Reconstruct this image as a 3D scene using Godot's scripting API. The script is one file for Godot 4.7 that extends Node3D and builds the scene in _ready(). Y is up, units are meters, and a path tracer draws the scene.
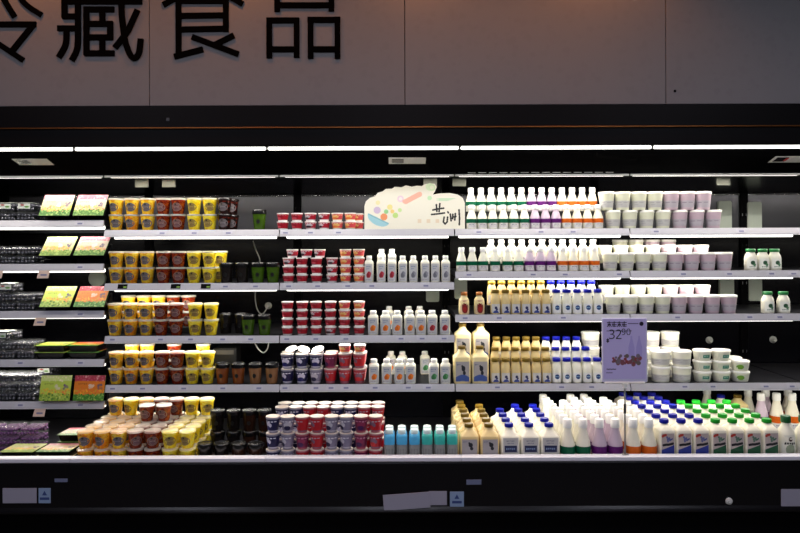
extends Node3D
# A chilled multideck display case in a supermarket: x right, y up, z towards the aisle, metres.
# The case's front edge is at z = 0; the camera stands in the aisle.

const CAM_Y := 1.46
const CAM_Z := 3.085
const FOCAL := 640.0          # focal length in pixels of the 800 x 533 frame
const HORIZON := 250.0
const ROLL := 0.0035
const BAY := 0.9435
const BAY_X0 := -1.593        # joint between the salad bay and the fruit bay
const SHELF_Z := -0.363       # front edge of the shelves
const BACK_Z := -0.98         # face of the back panels
const DECK_Y := 0.40
const CASE_L := -2.5365
const CASE_R := 3.1245

var names := {}
var M := {}
var protos := {}
var rng := RandomNumberGenerator.new()

# ---------------------------------------------------------------- helpers
func wx(px: float, z: float) -> float: return (px - 400.0) * (CAM_Z - z) / FOCAL
func wy(px: float, py: float, z: float) -> float: return CAM_Y - (py + ROLL * (px - 400.0) - HORIZON) * (CAM_Z - z) / FOCAL
func bay_x(i: int) -> float: return BAY_X0 + BAY * (i - 1)   # left joint of bay i (bay 0 holds salads)

func numbered(n: String) -> String:
	if not names.has(n):
		names[n] = 0
		return n
	names[n] += 1
	return "%s_%03d" % [n, names[n]]

func thing(called: String, label: String, category: String, at := Vector3.ZERO, group := "") -> Node3D:
	var o := Node3D.new()
	o.name = numbered(called)
	add_child(o)
	o.position = at
	o.set_meta("label", label)
	o.set_meta("category", category)
	if group != "": o.set_meta("group", group)
	return o

func part(parent: Node, called: String, mesh: Mesh, m: Material) -> MeshInstance3D:
	var o := MeshInstance3D.new()
	o.mesh = mesh
	o.material_override = m
	o.name = called
	o.cast_shadow = GeometryInstance3D.SHADOW_CASTING_SETTING_ON
	parent.add_child(o, true)
	return o

func struct(called: String) -> Node3D:
	var o := Node3D.new()
	o.name = numbered(called)
	add_child(o)
	o.set_meta("kind", "structure")
	return o

func mat(c: Color, rough := 0.5, metal := 0.0, spec := 0.5) -> StandardMaterial3D:
	var m := StandardMaterial3D.new()
	m.albedo_color = c
	m.roughness = rough
	m.metallic = metal
	m.metallic_specular = spec
	return m

func tmat(img: Image, rough := 0.45) -> StandardMaterial3D:
	var m := mat(Color.WHITE, rough)
	m.albedo_texture = ImageTexture.create_from_image(img)
	return m

func glow(c: Color, e: float) -> StandardMaterial3D:
	var m := mat(Color(0.9, 0.9, 0.9), 0.6)
	m.emission_enabled = true
	m.emission = c
	m.emission_energy_multiplier = e
	return m

func area_light(called: String, parent: Node, at: Vector3, size: Vector2, c: Color, e: float, pitch := -90.0, yaw := 0.0) -> void:
	var l := AreaLight3D.new()
	l.name = called
	l.area_size = size
	l.area_normalize_energy = true
	l.light_color = c
	l.light_energy = e
	l.area_range = 12.0
	l.shadow_enabled = true
	parent.add_child(l, true)
	l.position = at
	l.rotation_degrees = Vector3(pitch, yaw, 0)

# ---------------------------------------------------------------- shapes
func tri(st: SurfaceTool, a: Vector3, b: Vector3, c: Vector3) -> void:
	st.add_vertex(a); st.add_vertex(b); st.add_vertex(c)

func quad(st: SurfaceTool, a: Vector3, b: Vector3, c: Vector3, d: Vector3) -> void:
	tri(st, a, b, c); tri(st, a, c, d)

func begin() -> SurfaceTool:
	var st := SurfaceTool.new()
	st.begin(Mesh.PRIMITIVE_TRIANGLES)
	st.set_smooth_group(-1)
	return st

func finish(st: SurfaceTool) -> ArrayMesh:
	st.generate_normals()
	return st.commit()

# a chamfered box added to a SurfaceTool, through a transform
func add_box(st: SurfaceTool, c: Vector3, s: Vector3, b := 0.002, t := Transform3D.IDENTITY) -> void:
	var h := s / 2.0
	b = min(b, min(h.x, min(h.y, h.z)) * 0.9)
	st.set_smooth_group(-1)
	var k := func(p: Vector3) -> Vector3: return t * (c + p)
	for ax in 3:
		var u := (ax + 1) % 3
		var v := (ax + 2) % 3
		for sg in [-1.0, 1.0]:
			var q: Array[Vector3] = []
			for e in [[-1, -1], [1, -1], [1, 1], [-1, 1]]:
				var p := Vector3.ZERO
				p[ax] = sg * h[ax]
				p[u] = e[0] * (h[u] - b)
				p[v] = e[1] * (h[v] - b)
				q.append(k.call(p))
			if sg > 0: quad(st, q[3], q[2], q[1], q[0])
			else: quad(st, q[0], q[1], q[2], q[3])
		for su in [-1.0, 1.0]:
			for sv in [-1.0, 1.0]:
				var p1 := Vector3.ZERO
				p1[u] = su * h[u]; p1[v] = sv * (h[v] - b); p1[ax] = -(h[ax] - b)
				var p2 := p1
				p2[u] = su * (h[u] - b); p2[v] = sv * h[v]
				var p3 := p2
				p3[ax] = h[ax] - b
				var p4 := p1
				p4[ax] = h[ax] - b
				if su * sv > 0: quad(st, k.call(p1), k.call(p4), k.call(p3), k.call(p2))
				else: quad(st, k.call(p1), k.call(p2), k.call(p3), k.call(p4))
	for sx in [-1.0, 1.0]:
		for sy in [-1.0, 1.0]:
			for sz in [-1.0, 1.0]:
				var a: Vector3 = k.call(Vector3(sx * h.x, sy * (h.y - b), sz * (h.z - b)))
				var bb: Vector3 = k.call(Vector3(sx * (h.x - b), sy * h.y, sz * (h.z - b)))
				var cc: Vector3 = k.call(Vector3(sx * (h.x - b), sy * (h.y - b), sz * h.z))
				if sx * sy * sz > 0: tri(st, a, cc, bb)
				else: tri(st, a, bb, cc)

func box_mesh(c: Vector3, s: Vector3, b := 0.002, t := Transform3D.IDENTITY) -> ArrayMesh:
	var st := begin()
	add_box(st, c, s, b, t)
	return finish(st)

# rings [y, half width, half depth, exponent, sharp?] lofted into a closed solid (exponent 2 round, 6 squarish)
func loft(prof: Array, seg := 20) -> ArrayMesh:
	var st := SurfaceTool.new()
	st.begin(Mesh.PRIMITIVE_TRIANGLES)
	var rings := []
	for r in prof:
		var ring := PackedVector3Array()
		var n: float = r[3]
		for j in seg:
			var t := TAU * j / seg
			var cx := cos(t)
			var sz := sin(t)
			ring.append(Vector3(r[1] * signf(cx) * pow(absf(cx), 2.0 / n), r[0], r[2] * signf(sz) * pow(absf(sz), 2.0 / n)))
		rings.append(ring)
	var sg := 1
	for i in rings.size() - 1:
		if prof[i].size() > 4: sg += 1
		st.set_smooth_group(sg)
		for j in seg:
			var j2 := (j + 1) % seg
			var uva := Vector2(1.0 - float(j) / seg, 1.0 - float(i) / (rings.size() - 1))
			var pts := [rings[i][j], rings[i][j2], rings[i + 1][j2], rings[i][j], rings[i + 1][j2], rings[i + 1][j]]
			var h0: float = prof[0][0]
			var h1: float = prof[-1][0]
			var us := [j, j + 1, j + 1, j, j + 1, j]
			for q in 6:
				st.set_uv(Vector2(1.0 - float(us[q]) / seg, 1.0 - (pts[q].y - h0) / maxf(h1 - h0, 0.001)))
				st.add_vertex(pts[q])
	for e in [0, rings.size() - 1]:
		st.set_smooth_group(100 + e)
		var c := Vector3(0, prof[e][0], 0)
		for j in seg:
			var j2 := (j + 1) % seg
			st.set_uv(Vector2(0.5, 0.98 if e == 0 else 0.02))
			if e == 0: tri(st, c, rings[e][j2], rings[e][j])
			else: tri(st, c, rings[e][j], rings[e][j2])
	st.generate_normals()
	return st.commit()

# point on the front of a lofted shape
func surf(prof: Array, x: float, y: float, off: float) -> Vector3:
	var a: Array = prof[0]
	var b: Array = prof[-1]
	for i in prof.size() - 1:
		if y >= prof[i][0] and y <= prof[i + 1][0] and prof[i + 1][0] > prof[i][0]:
			a = prof[i]; b = prof[i + 1]
			break
	var f := clampf((y - a[0]) / maxf(b[0] - a[0], 0.00001), 0.0, 1.0)
	var rx := lerpf(a[1], b[1], f)
	var rz := lerpf(a[2], b[2], f)
	var n := lerpf(a[3], b[3], f)
	var q := clampf(absf(x) / rx, 0.0, 0.98)
	return Vector3(x, y, rz * pow(1.0 - pow(q, n), 1.0 / n) + off)

func patch(prof: Array, y0: float, y1: float, hw: float, off := 0.0008, nx := 6, ny := 2) -> ArrayMesh:
	var st := SurfaceTool.new()
	st.begin(Mesh.PRIMITIVE_TRIANGLES)
	st.set_smooth_group(1)
	for i in nx:
		for j in ny:
			for e in [[0, 0], [0, 1], [1, 1], [0, 0], [1, 1], [1, 0]]:
				var u := float(i + e[0]) / nx
				var v := float(j + e[1]) / ny
				st.set_uv(Vector2(u, 1.0 - v))
				st.add_vertex(surf(prof, lerpf(-hw, hw, u), lerpf(y0, y1, v), off))
	st.generate_normals()
	return st.commit()

func disc_patch(prof: Array, yc: float, rx: float, ry: float, off := 0.0008, xc := 0.0) -> ArrayMesh:
	var st := SurfaceTool.new()
	st.begin(Mesh.PRIMITIVE_TRIANGLES)
	st.set_smooth_group(1)
	var seg := 14
	for r in 2:
		for j in seg:
			var ps := []
			for e in [[r, j], [r + 1, j], [r + 1, j + 1], [r, j + 1]]:
				var t: float = -TAU * e[1] / seg
				ps.append(Vector2(cos(t), sin(t)) * (e[0] / 2.0))
			for q in [0, 1, 2, 0, 2, 3]:
				if r == 0 and (q == 3): pass
				st.set_uv(Vector2(0.5 + ps[q].x / 2.0, 0.5 - ps[q].y / 2.0))
				st.add_vertex(surf(prof, xc + ps[q].x * rx, yc + ps[q].y * ry, off))
	st.generate_normals()
	return st.commit()

func scaled(prof: Array, y0: float, y1: float, off: float) -> Array:   # the outside of a band round a shape
	var out := []
	for k in 4:
		var y := lerpf(y0, y1, k / 3.0)
		var p := surf(prof, 0.0, y, 0.0)
		var r := 0.0
		for i in prof.size() - 1:
			if y >= prof[i][0] and y <= prof[i + 1][0] and prof[i + 1][0] > prof[i][0]:
				var f: float = (y - prof[i][0]) / (prof[i + 1][0] - prof[i][0])
				r = lerpf(prof[i][1], prof[i + 1][1], f)
		out.append([y, r + off, p.z + off, prof[1][3]])
	return out

# a polygon in x, y extruded from z0 to z1; the face gets UVs over its bounding box
func add_prism(st: SurfaceTool, poly: PackedVector2Array, z0: float, z1: float, t := Transform3D.IDENTITY) -> void:
	var p := poly
	if Geometry2D.is_polygon_clockwise(p):
		p = p.duplicate()
		p.reverse()
	var lo := p[0]
	var hi := p[0]
	for q in p:
		lo = lo.min(q); hi = hi.max(q)
	var span := hi - lo
	var ids := Geometry2D.triangulate_polygon(p)
	st.set_smooth_group(-1)
	for i in range(0, ids.size(), 3):
		var a := p[ids[i]]
		var b := p[ids[i + 1]]
		var c := p[ids[i + 2]]
		if (b - a).cross(c - a) > 0:
			var w := b
			b = c; c = w
		for q in [a, b, c]:
			st.set_uv(Vector2((q.x - lo.x) / span.x, 1.0 - (q.y - lo.y) / span.y))
			st.add_vertex(t * Vector3(q.x, q.y, z1))
		for q in [a, c, b]:
			st.set_uv(Vector2(0.01, 0.99))
			st.add_vertex(t * Vector3(q.x, q.y, z0))
	for i in p.size():
		var a := p[i]
		var b := p[(i + 1) % p.size()]
		st.set_uv(Vector2(0.01, 0.99))
		quad(st, t * Vector3(b.x, b.y, z0), t * Vector3(b.x, b.y, z1), t * Vector3(a.x, a.y, z1), t * Vector3(a.x, a.y, z0))

func prism(poly: PackedVector2Array, z0: float, z1: float) -> ArrayMesh:
	var st := begin()
	add_prism(st, poly, z0, z1)
	return finish(st)

# a z, y outline swept along x
func sweep(outline: Array, x0: float, x1: float) -> ArrayMesh:
	var poly := PackedVector2Array()
	for q in outline: poly.append(Vector2(q[0], q[1]))
	var st := begin()
	# local x = world -z, local z = world x
	var t := Transform3D(Basis(Vector3(0, 0, -1), Vector3(0, 1, 0), Vector3(1, 0, 0)), Vector3.ZERO)
	var flipped := PackedVector2Array()
	for q in poly: flipped.append(Vector2(-q.x, q.y))
	add_prism(st, flipped, x0, x1, t)
	return finish(st)

func tube(pts: Array, r: float, seg := 8) -> ArrayMesh:
	var curve := Curve3D.new()
	for i in pts.size():
		var a: Vector3 = pts[maxi(i - 1, 0)]
		var b: Vector3 = pts[mini(i + 1, pts.size() - 1)]
		var d := (b - a) / 6.0
		curve.add_point(pts[i], -d, d)
	var line := curve.tessellate(4, 4)
	var st := SurfaceTool.new()
	st.begin(Mesh.PRIMITIVE_TRIANGLES)
	st.set_smooth_group(1)
	var rings := []
	for i in line.size():
		var d := (line[mini(i + 1, line.size() - 1)] - line[maxi(i - 1, 0)]).normalized()
		var u := d.cross(Vector3(0.31, 0.2, 0.93)).normalized()
		var v := d.cross(u)
		var ring := []
		for j in seg:
			ring.append(line[i] + (u * cos(TAU * j / seg) + v * sin(TAU * j / seg)) * r)
		rings.append(ring)
	for i in rings.size() - 1:
		for j in seg:
			var k := (j + 1) % seg
			quad(st, rings[i][j], rings[i + 1][j], rings[i + 1][k], rings[i][k])
	st.generate_normals()
	return st.commit()

# ---------------------------------------------------------------- printing on images
func paper(w: int, h: int, c: Color) -> Image:
	var i := Image.create(w, h, false, Image.FORMAT_RGB8)
	i.fill(c)
	return i

func dot(i: Image, cx: float, cy: float, r: float, c: Color) -> void:
	for y in range(maxi(0, int(cy - r)), mini(i.get_height(), int(cy + r) + 2)):
		for x in range(maxi(0, int(cx - r)), mini(i.get_width(), int(cx + r) + 2)):
			if Vector2(x - cx, y - cy).length() <= r: i.set_pixel(x, y, c)

func ink(i: Image, pts: Array, w: float, c: Color) -> void:
	for k in pts.size() - 1:
		var a := Vector2(pts[k][0], pts[k][1])
		var b := Vector2(pts[k + 1][0], pts[k + 1][1])
		var n := maxi(1, int((b - a).length()))
		for q in n + 1:
			var p := a.lerp(b, float(q) / n)
			dot(i, p.x, p.y, w / 2.0, c)

func bars(i: Image, x: int, y: int, w: int, h: int, n: int, c: Color) -> void:   # a line of small print
	for k in n:
		i.fill_rect(Rect2i(x + k * w / n, y, maxi(1, w / n - 2), h - (k * 7 % 3)), c)

func chunks(base: Array, seedn: int, count := 260) -> Image:   # pieces of cut fruit seen through a cup
	var r := RandomNumberGenerator.new()
	r.seed = seedn
	var i := paper(128, 64, base[0])
	for k in count:
		var c: Color = base[r.randi() % base.size()]
		c = c.lerp(Color(c.r * 0.8, c.g * 0.75, c.b * 0.6), r.randf() * 0.5)
		dot(i, r.randf() * 128, r.randf() * 64, 2.0 + r.randf() * 5.0, c)
	return i

# ---------------------------------------------------------------- materials
func make_materials() -> void:
	M.black_gloss = mat(Color(0.045, 0.042, 0.055), 0.3, 0.0, 0.3)
	M.black_panel = mat(Color(0.02, 0.02, 0.045), 0.24, 0.0, 0.3)
	M.sheen_panel = mat(Color(0.37, 0.37, 0.39), 0.28, 1.0)  # pale metal standing in for the lamp sheen on the black back
	M.matt_black = mat(Color(0.03, 0.03, 0.036), 0.9, 0.0, 0.04)
	M.black_satin = mat(Color(0.02, 0.02, 0.028), 0.5, 0.0, 0.15)
	M.black_plastic = mat(Color(0.03, 0.03, 0.032), 0.25)
	M.shelf = mat(Color(0.10, 0.10, 0.115), 0.45, 0.0, 0.3)
	M.rail = mat(Color(0.66, 0.65, 0.68), 0.4)
	M.rail_lip = mat(Color(0.82, 0.82, 0.83), 0.35)
	M.white = mat(Color(0.92, 0.92, 0.90), 0.35)
	M.milk = mat(Color(0.90, 0.89, 0.82), 0.32)
	M.cream = mat(Color(0.88, 0.81, 0.60), 0.32)
	M.soy = mat(Color(0.84, 0.75, 0.53), 0.3)
	M.lid_white = mat(Color(0.93, 0.92, 0.89), 0.35)
	M.lid_foil = mat(Color(0.88, 0.87, 0.86), 0.3)
	M.lid_print = mat(Color(0.76, 0.72, 0.68), 0.35)
	M.gold = mat(Color(0.39, 0.31, 0.07), 0.35, 0.0, 0.35)
	M.milk_mauve = mat(Color(0.76, 0.69, 0.75), 0.32)
	M.milk_warm = mat(Color(0.90, 0.88, 0.80), 0.32)
	M.clear_lid = mat(Color(0.93, 0.92, 0.86, 0.34), 0.3)
	M.clear_lid.transparency = BaseMaterial3D.TRANSPARENCY_ALPHA
	M.blue = mat(Color(0.015, 0.05, 0.52), 0.4, 0.0, 0.3)
	M.green = mat(Color(0.07, 0.52, 0.12), 0.4, 0.0, 0.3)
	M.dark_green = mat(Color(0.03, 0.30, 0.13), 0.35)
	M.leaf_green = mat(Color(0.04, 0.42, 0.18), 0.35)
	M.amber = mat(Color(0.62, 0.36, 0.08), 0.35)
	M.sky_cap = mat(Color(0.30, 0.66, 0.84), 0.3)
	M.teal_cap = mat(Color(0.22, 0.68, 0.64), 0.3)
	M.silver = mat(Color(0.52, 0.53, 0.53), 0.4)
	M.band_green = mat(Color(0.02, 0.33, 0.22), 0.4, 0.0, 0.3)
	M.band_purple = mat(Color(0.33, 0.09, 0.38), 0.4, 0.0, 0.3)
	M.band_orange = mat(Color(0.78, 0.36, 0.09), 0.4, 0.0, 0.3)
	M.tub_cream = mat(Color(0.87, 0.87, 0.77), 0.4)
	M.tub_mauve = mat(Color(0.76, 0.67, 0.71), 0.4)
	M.tub_white = mat(Color(0.92, 0.91, 0.84), 0.4)
	M.glass = mat(Color(0.9, 0.92, 0.92, 0.015), 0.05, 0.0, 0.15)
	M.glass.transparency = BaseMaterial3D.TRANSPARENCY_ALPHA
	M.berry = mat(Color(0.19, 0.19, 0.23), 0.25, 0.0, 0.9)
	M.cabbage = mat(Color(0.38, 0.22, 0.42), 0.35)
	M.warm_reflection = mat(Color(0.52, 0.32, 0.16), 0.35, 0.9)  # brown metal tone stands in for warm lamplight reflected in the ledge
	M.steel = mat(Color(0.62, 0.62, 0.62), 0.35, 0.8)
	M.plate_grey = mat(Color(0.50, 0.51, 0.46), 0.5)
	M.plate = mat(Color(0.80, 0.84, 0.78), 0.5)
	M.cable = mat(Color(0.75, 0.75, 0.72), 0.5)
	M.mango = tmat(chunks([Color(0.98, 0.81, 0.20), Color(0.95, 0.69, 0.12), Color(0.99, 0.88, 0.32)], 11), 0.18)
	M.melon = tmat(chunks([Color(0.50, 0.15, 0.07), Color(0.62, 0.27, 0.08), Color(0.40, 0.09, 0.07)], 12), 0.18)
	M.pine = tmat(chunks([Color(1.0, 0.89, 0.16), Color(0.98, 0.83, 0.10), Color(1.0, 0.94, 0.36)], 13), 0.18)
	M.papaya = tmat(chunks([Color(0.96, 0.66, 0.12), Color(0.97, 0.75, 0.20), Color(0.92, 0.53, 0.10)], 14), 0.18)
	M.grape = tmat(chunks([Color(0.16, 0.05, 0.04), Color(0.30, 0.09, 0.05), Color(0.08, 0.05, 0.05)], 15), 0.18)
	for k in ["mango", "melon", "pine", "papaya"]:
		M[k].backlight_enabled = true
		M[k].backlight = Color(0.5, 0.5, 0.5)
		M[k].roughness = 0.14
	M.juice_cola = mat(Color(0.20, 0.11, 0.07), 0.2)
	M.juice_green = mat(Color(0.24, 0.36, 0.07), 0.2)
	M.juice_dark = mat(Color(0.085, 0.065, 0.06), 0.2)
	M.juice_brown = mat(Color(0.50, 0.26, 0.11), 0.2)
	M.juice_tan = mat(Color(0.56, 0.39, 0.25), 0.2)
	# fruit-cup stickers
	for k in 3:
		var rim: Color = [Color(0.38, 0.35, 0.36), Color(0.50, 0.38, 0.32), Color(0.58, 0.48, 0.18)][k]
		var mid: Color = [Color(0.33, 0.30, 0.32), Color(0.38, 0.25, 0.27), Color(0.46, 0.38, 0.20)][k]
		var i := paper(48, 48, rim)
		dot(i, 24, 24, 20, mid)
		for a in 14: dot(i, 24 + 15 * cos(a * TAU / 14), 24 + 15 * sin(a * TAU / 14), 1.6, rim.lightened(0.12))
		bars(i, 13, 21, 24, 6, 4, rim.lightened(0.2))
		dot(i, 20, 8, 5, Color(0.14, 0.14, 0.10))
		M["sticker%d" % k] = tmat(i)

# ---------------------------------------------------------------- products
func proto(key: String, called: String, desc: String, category: String) -> Node3D:
	var n := Node3D.new()
	n.name = called
	protos[key] = {"node": n, "name": called, "desc": desc, "cat": category}
	return n

func put(key: String, at: Vector3, where: String, turn := 0.0, tilt := 0.0) -> Node3D:
	var p: Dictionary = protos[key]
	var o: Node3D = p.node.duplicate()
	o.name = numbered(p.name)
	add_child(o)
	o.position = at
	o.rotation_degrees = Vector3(tilt, turn, 0)
	o.set_meta("label", p.desc + " " + where)
	o.set_meta("category", p.cat)
	o.set_meta("group", p.desc + " " + where)
	return o

func row(key: String, pxs: Array, y: float, z: float, where: String, spin := 6.0) -> void:
	for px in pxs:
		put(key, Vector3(wx(px, z), y, z), where, rng.randf_range(-spin, spin))

func p_fruit(key: String, desc: String, fill: Material, stick: Material, lid: Material) -> void:
	var n := proto(key, "fruit_cup", desc, "fruit cup")
	var body := [[0.0, 0.026, 0.026, 2], [0.004, 0.0285, 0.0285, 2], [0.073, 0.0378, 0.0378, 2], [0.077, 0.0385, 0.0385, 2]]
	part(n, "cup", loft(body), fill)
	part(n, "lid", loft([[0.0765, 0.040, 0.040, 2], [0.0775, 0.0405, 0.0405, 2, 1], [0.0835, 0.0408, 0.0408, 2], [0.0866, 0.038, 0.038, 2, 1], [0.087, 0.030, 0.030, 2]]), lid)
	part(n, "sticker", disc_patch(body, 0.038, 0.0262, 0.0235), stick)

func p_tumbler(key: String, desc: String, fill: Material) -> void:
	var n := proto(key, "juice_cup", desc, "juice cup")
	var body := [[0.0, 0.027, 0.027, 2], [0.004, 0.0295, 0.0295, 2], [0.084, 0.036, 0.036, 2], [0.088, 0.037, 0.037, 2]]
	part(n, "cup", loft(body), fill)
	part(n, "lid", loft([[0.086, 0.0385, 0.0385, 2], [0.092, 0.039, 0.039, 2], [0.103, 0.038, 0.038, 2, 1], [0.1095, 0.0365, 0.0365, 2], [0.11, 0.034, 0.034, 2, 1], [0.1075, 0.033, 0.033, 2]]), M.black_plastic)
	part(n, "sticker", disc_patch(body, 0.045, 0.010, 0.012), M.sticker_dark)

func yog_label(side: Color, a: Color, b: Color) -> StandardMaterial3D:
	var i := paper(96, 48, side)
	dot(i, 24, 26, 15, a)
	dot(i, 27, 30, 8, b)
	dot(i, 62, 22, 12, a)
	dot(i, 60, 34, 9, b)
	bars(i, 40, 6, 48, 6, 6, a.lightened(0.4))
	i.fill_rect(Rect2i(0, 44, 96, 4), a)
	return tmat(i, 0.35)

func p_yogurt(key: String, called: String, desc: String, h: float, r: float, lab: Material, rim: Material, lid: Material) -> void:
	var n := proto(key, called, desc, "yogurt cup")
	var b := r * (0.76 if h < 0.06 else 0.68)
	var body := [[0.0, b * 0.94, b * 0.94, 2], [h * 0.05, b, b, 2], [h * 0.88, r * 0.95, r * 0.95, 2]]
	part(n, "cup", loft(body), rim)
	part(n, "wrapper", loft(scaled(body, h * (0.17 if h < 0.06 else 0.1), h * 0.84, 0.0005)), lab)
	part(n, "rim", loft([[h * 0.87, r * 0.96, r * 0.96, 2], [h * 0.89, r, r, 2, 1], [h * 0.95, r, r, 2]]), rim)
	part(n, "foil_lid", loft([[h * 0.951, r * 0.99, r * 0.99, 2], [h * 0.985, r * 0.985, r * 0.985, 2, 1], [h * 0.995, r * 0.9, r * 0.9, 2]]), lid)

func p_cone_bottle(key: String, desc: String, h: float, r: float, band: Material, milk: Material) -> void:
	var n := proto(key, "milk_bottle", desc, "bottle")
	var body := [[0.0, r * 0.9, r * 0.9, 2], [h * 0.03, r, r, 2], [h * 0.42, r, r, 2], [h * 0.5, r * 0.93, r * 0.93, 2], [h * 0.74, r * 0.56, r * 0.56, 2], [h * 0.82, r * 0.5, r * 0.5, 2]]
	part(n, "bottle", loft(body), milk)
	part(n, "label_band", loft(scaled(body, h * 0.25, h * 0.419, 0.0006)), band)
	var lw := part(n, "label", patch(body, h * 0.05, h * 0.24, r * 0.8), M.print_grey)
	part(n, "cap", loft([[h * 0.81, r * 0.57, r * 0.57, 2], [h * 0.84, r * 0.6, r * 0.6, 2], [h * 0.985, r * 0.58, r * 0.58, 2], [h, r * 0.5, r * 0.5, 2, 1]]), M.white)

func p_small_bottle(key: String, called: String, desc: String, h: float, r: float, body_m: Material, cap_m: Material, lab: Material, capw := 0.8, y0 := 0.06, y1 := 0.42) -> void:
	var n := proto(key, called, desc, "bottle")
	var body := [[0.0, r * 0.9, r * 0.9, 2.2], [h * 0.03, r, r, 2.2], [h * 0.55, r, r, 2.2], [h * 0.68, r * 0.93, r * 0.93, 2], [h * 0.80, r * capw * 0.9, r * capw * 0.9, 2], [h * 0.87, r * capw * 0.85, r * capw * 0.85, 2]]
	part(n, "bottle", loft(body), body_m)
	part(n, "label", patch(body, h * y0, h * y1, r * 0.85), lab)
	part(n, "cap", loft([[h * 0.86, r * capw, r * capw, 2], [h * 0.87, r * capw * 1.03, r * capw * 1.03, 2], [h * 0.985, r * capw, r * capw, 2], [h, r * capw * 0.9, r * capw * 0.9, 2, 1]]), cap_m)

func p_slim(key: String, desc: String, h: float, r: float, fruit: Color) -> void:
	var n := proto(key, "yogurt_drink", desc, "bottle")
	var body := [[0.0, r * 0.93, r * 0.93, 4], [h * 0.02, r, r, 4], [h * 0.74, r, r, 4], [h * 0.79, r * 0.9, r * 0.9, 3.5], [h * 0.84, r * 0.62, r * 0.62, 2.5], [h * 0.87, r * 0.58, r * 0.58, 2]]
	part(n, "bottle", loft(body, 24), M.milk)
	var i := paper(48, 64, Color(0.72, 0.72, 0.73))
	bars(i, 10, 8, 28, 5, 4, Color(0.45, 0.50, 0.60))
	bars(i, 10, 16, 22, 5, 3, Color(0.52, 0.56, 0.66))
	dot(i, 26, 39, 12, fruit)
	dot(i, 19, 42, 9, fruit.darkened(0.15))
	dot(i, 34, 36, 6, fruit.lightened(0.15))
	bars(i, 6, 57, 36, 3, 6, Color(0.50, 0.50, 0.50))
	part(n, "label", patch(body, h * 0.05, h * 0.70, r * 0.88, 0.0008, 8, 2), tmat(i))
	part(n, "cap", loft([[h * 0.86, r * 0.62, r * 0.62, 2], [h * 0.87, r * 0.66, r * 0.66, 2], [h * 0.985, r * 0.64, r * 0.64, 2], [h, r * 0.55, r * 0.55, 2, 1]]), M.white)

func p_jug(key: String, desc: String, w: float, d: float, h: float, body_m: Material, cap_m: Material, lab: Material, y0 := 0.06, y1 := 0.5, sh := 0.7) -> void:
	var cw := 0.56 if w < 0.045 else 0.47
	var n := proto(key, "milk_jug", desc, "jug")
	var body := [[0.0, w * 0.94, d * 0.94, 6], [h * 0.02, w, d, 6], [h * sh, w, d, 6], [h * (sh + 0.03), w * 0.95, d * 0.95, 5], [h * (sh + 0.12), w * 0.52, d * 0.52, 3], [h * 0.895, w * 0.40, w * 0.40, 2], [h * 0.92, w * 0.38, w * 0.38, 2]]
	part(n, "jug_body", loft(body, 28), body_m)
	part(n, "label", patch(body, h * y0, h * y1, w * 0.78, 0.0008, 8, 2), lab)
	part(n, "cap", loft([[h * 0.915, w * cw * 0.97, w * cw * 0.97, 2], [h * 0.925, w * cw, w * cw, 2], [h * 0.99, w * cw * 0.98, w * cw * 0.98, 2], [h, w * cw * 0.9, w * cw * 0.9, 2, 1]]), cap_m)

func p_tub(key: String, called: String, desc: String, h: float, r: float, body_m: Material, lab: Material, taper := 0.76, lidh := 0.1) -> void:
	var n := proto(key, called, desc, "tub")
	var b := r * taper
	var body := [[0.0, b * 0.95, b * 0.95, 2], [h * 0.04, b, b, 2], [h * (0.98 - lidh), r * 0.96, r * 0.96, 2]]
	part(n, "tub", loft(body, 24), body_m)
	if lidh > 0.12: part(n, "label", patch(body, h * 0.14, h * 0.74, b * 0.85), lab)
	else: part(n, "label_band", loft(scaled(body, h * 0.14, h * 0.50, 0.0004), 24), lab)
	part(n, "lid", loft([[h * (0.97 - lidh), r * 0.985, r * 0.985, 2], [h * (0.985 - lidh), r, r, 2, 1], [h * 0.96, r * 0.995, r * 0.995, 2], [h * 0.995, r * 0.94, r * 0.94, 2, 1]], 24), M.lid_white)

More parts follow.
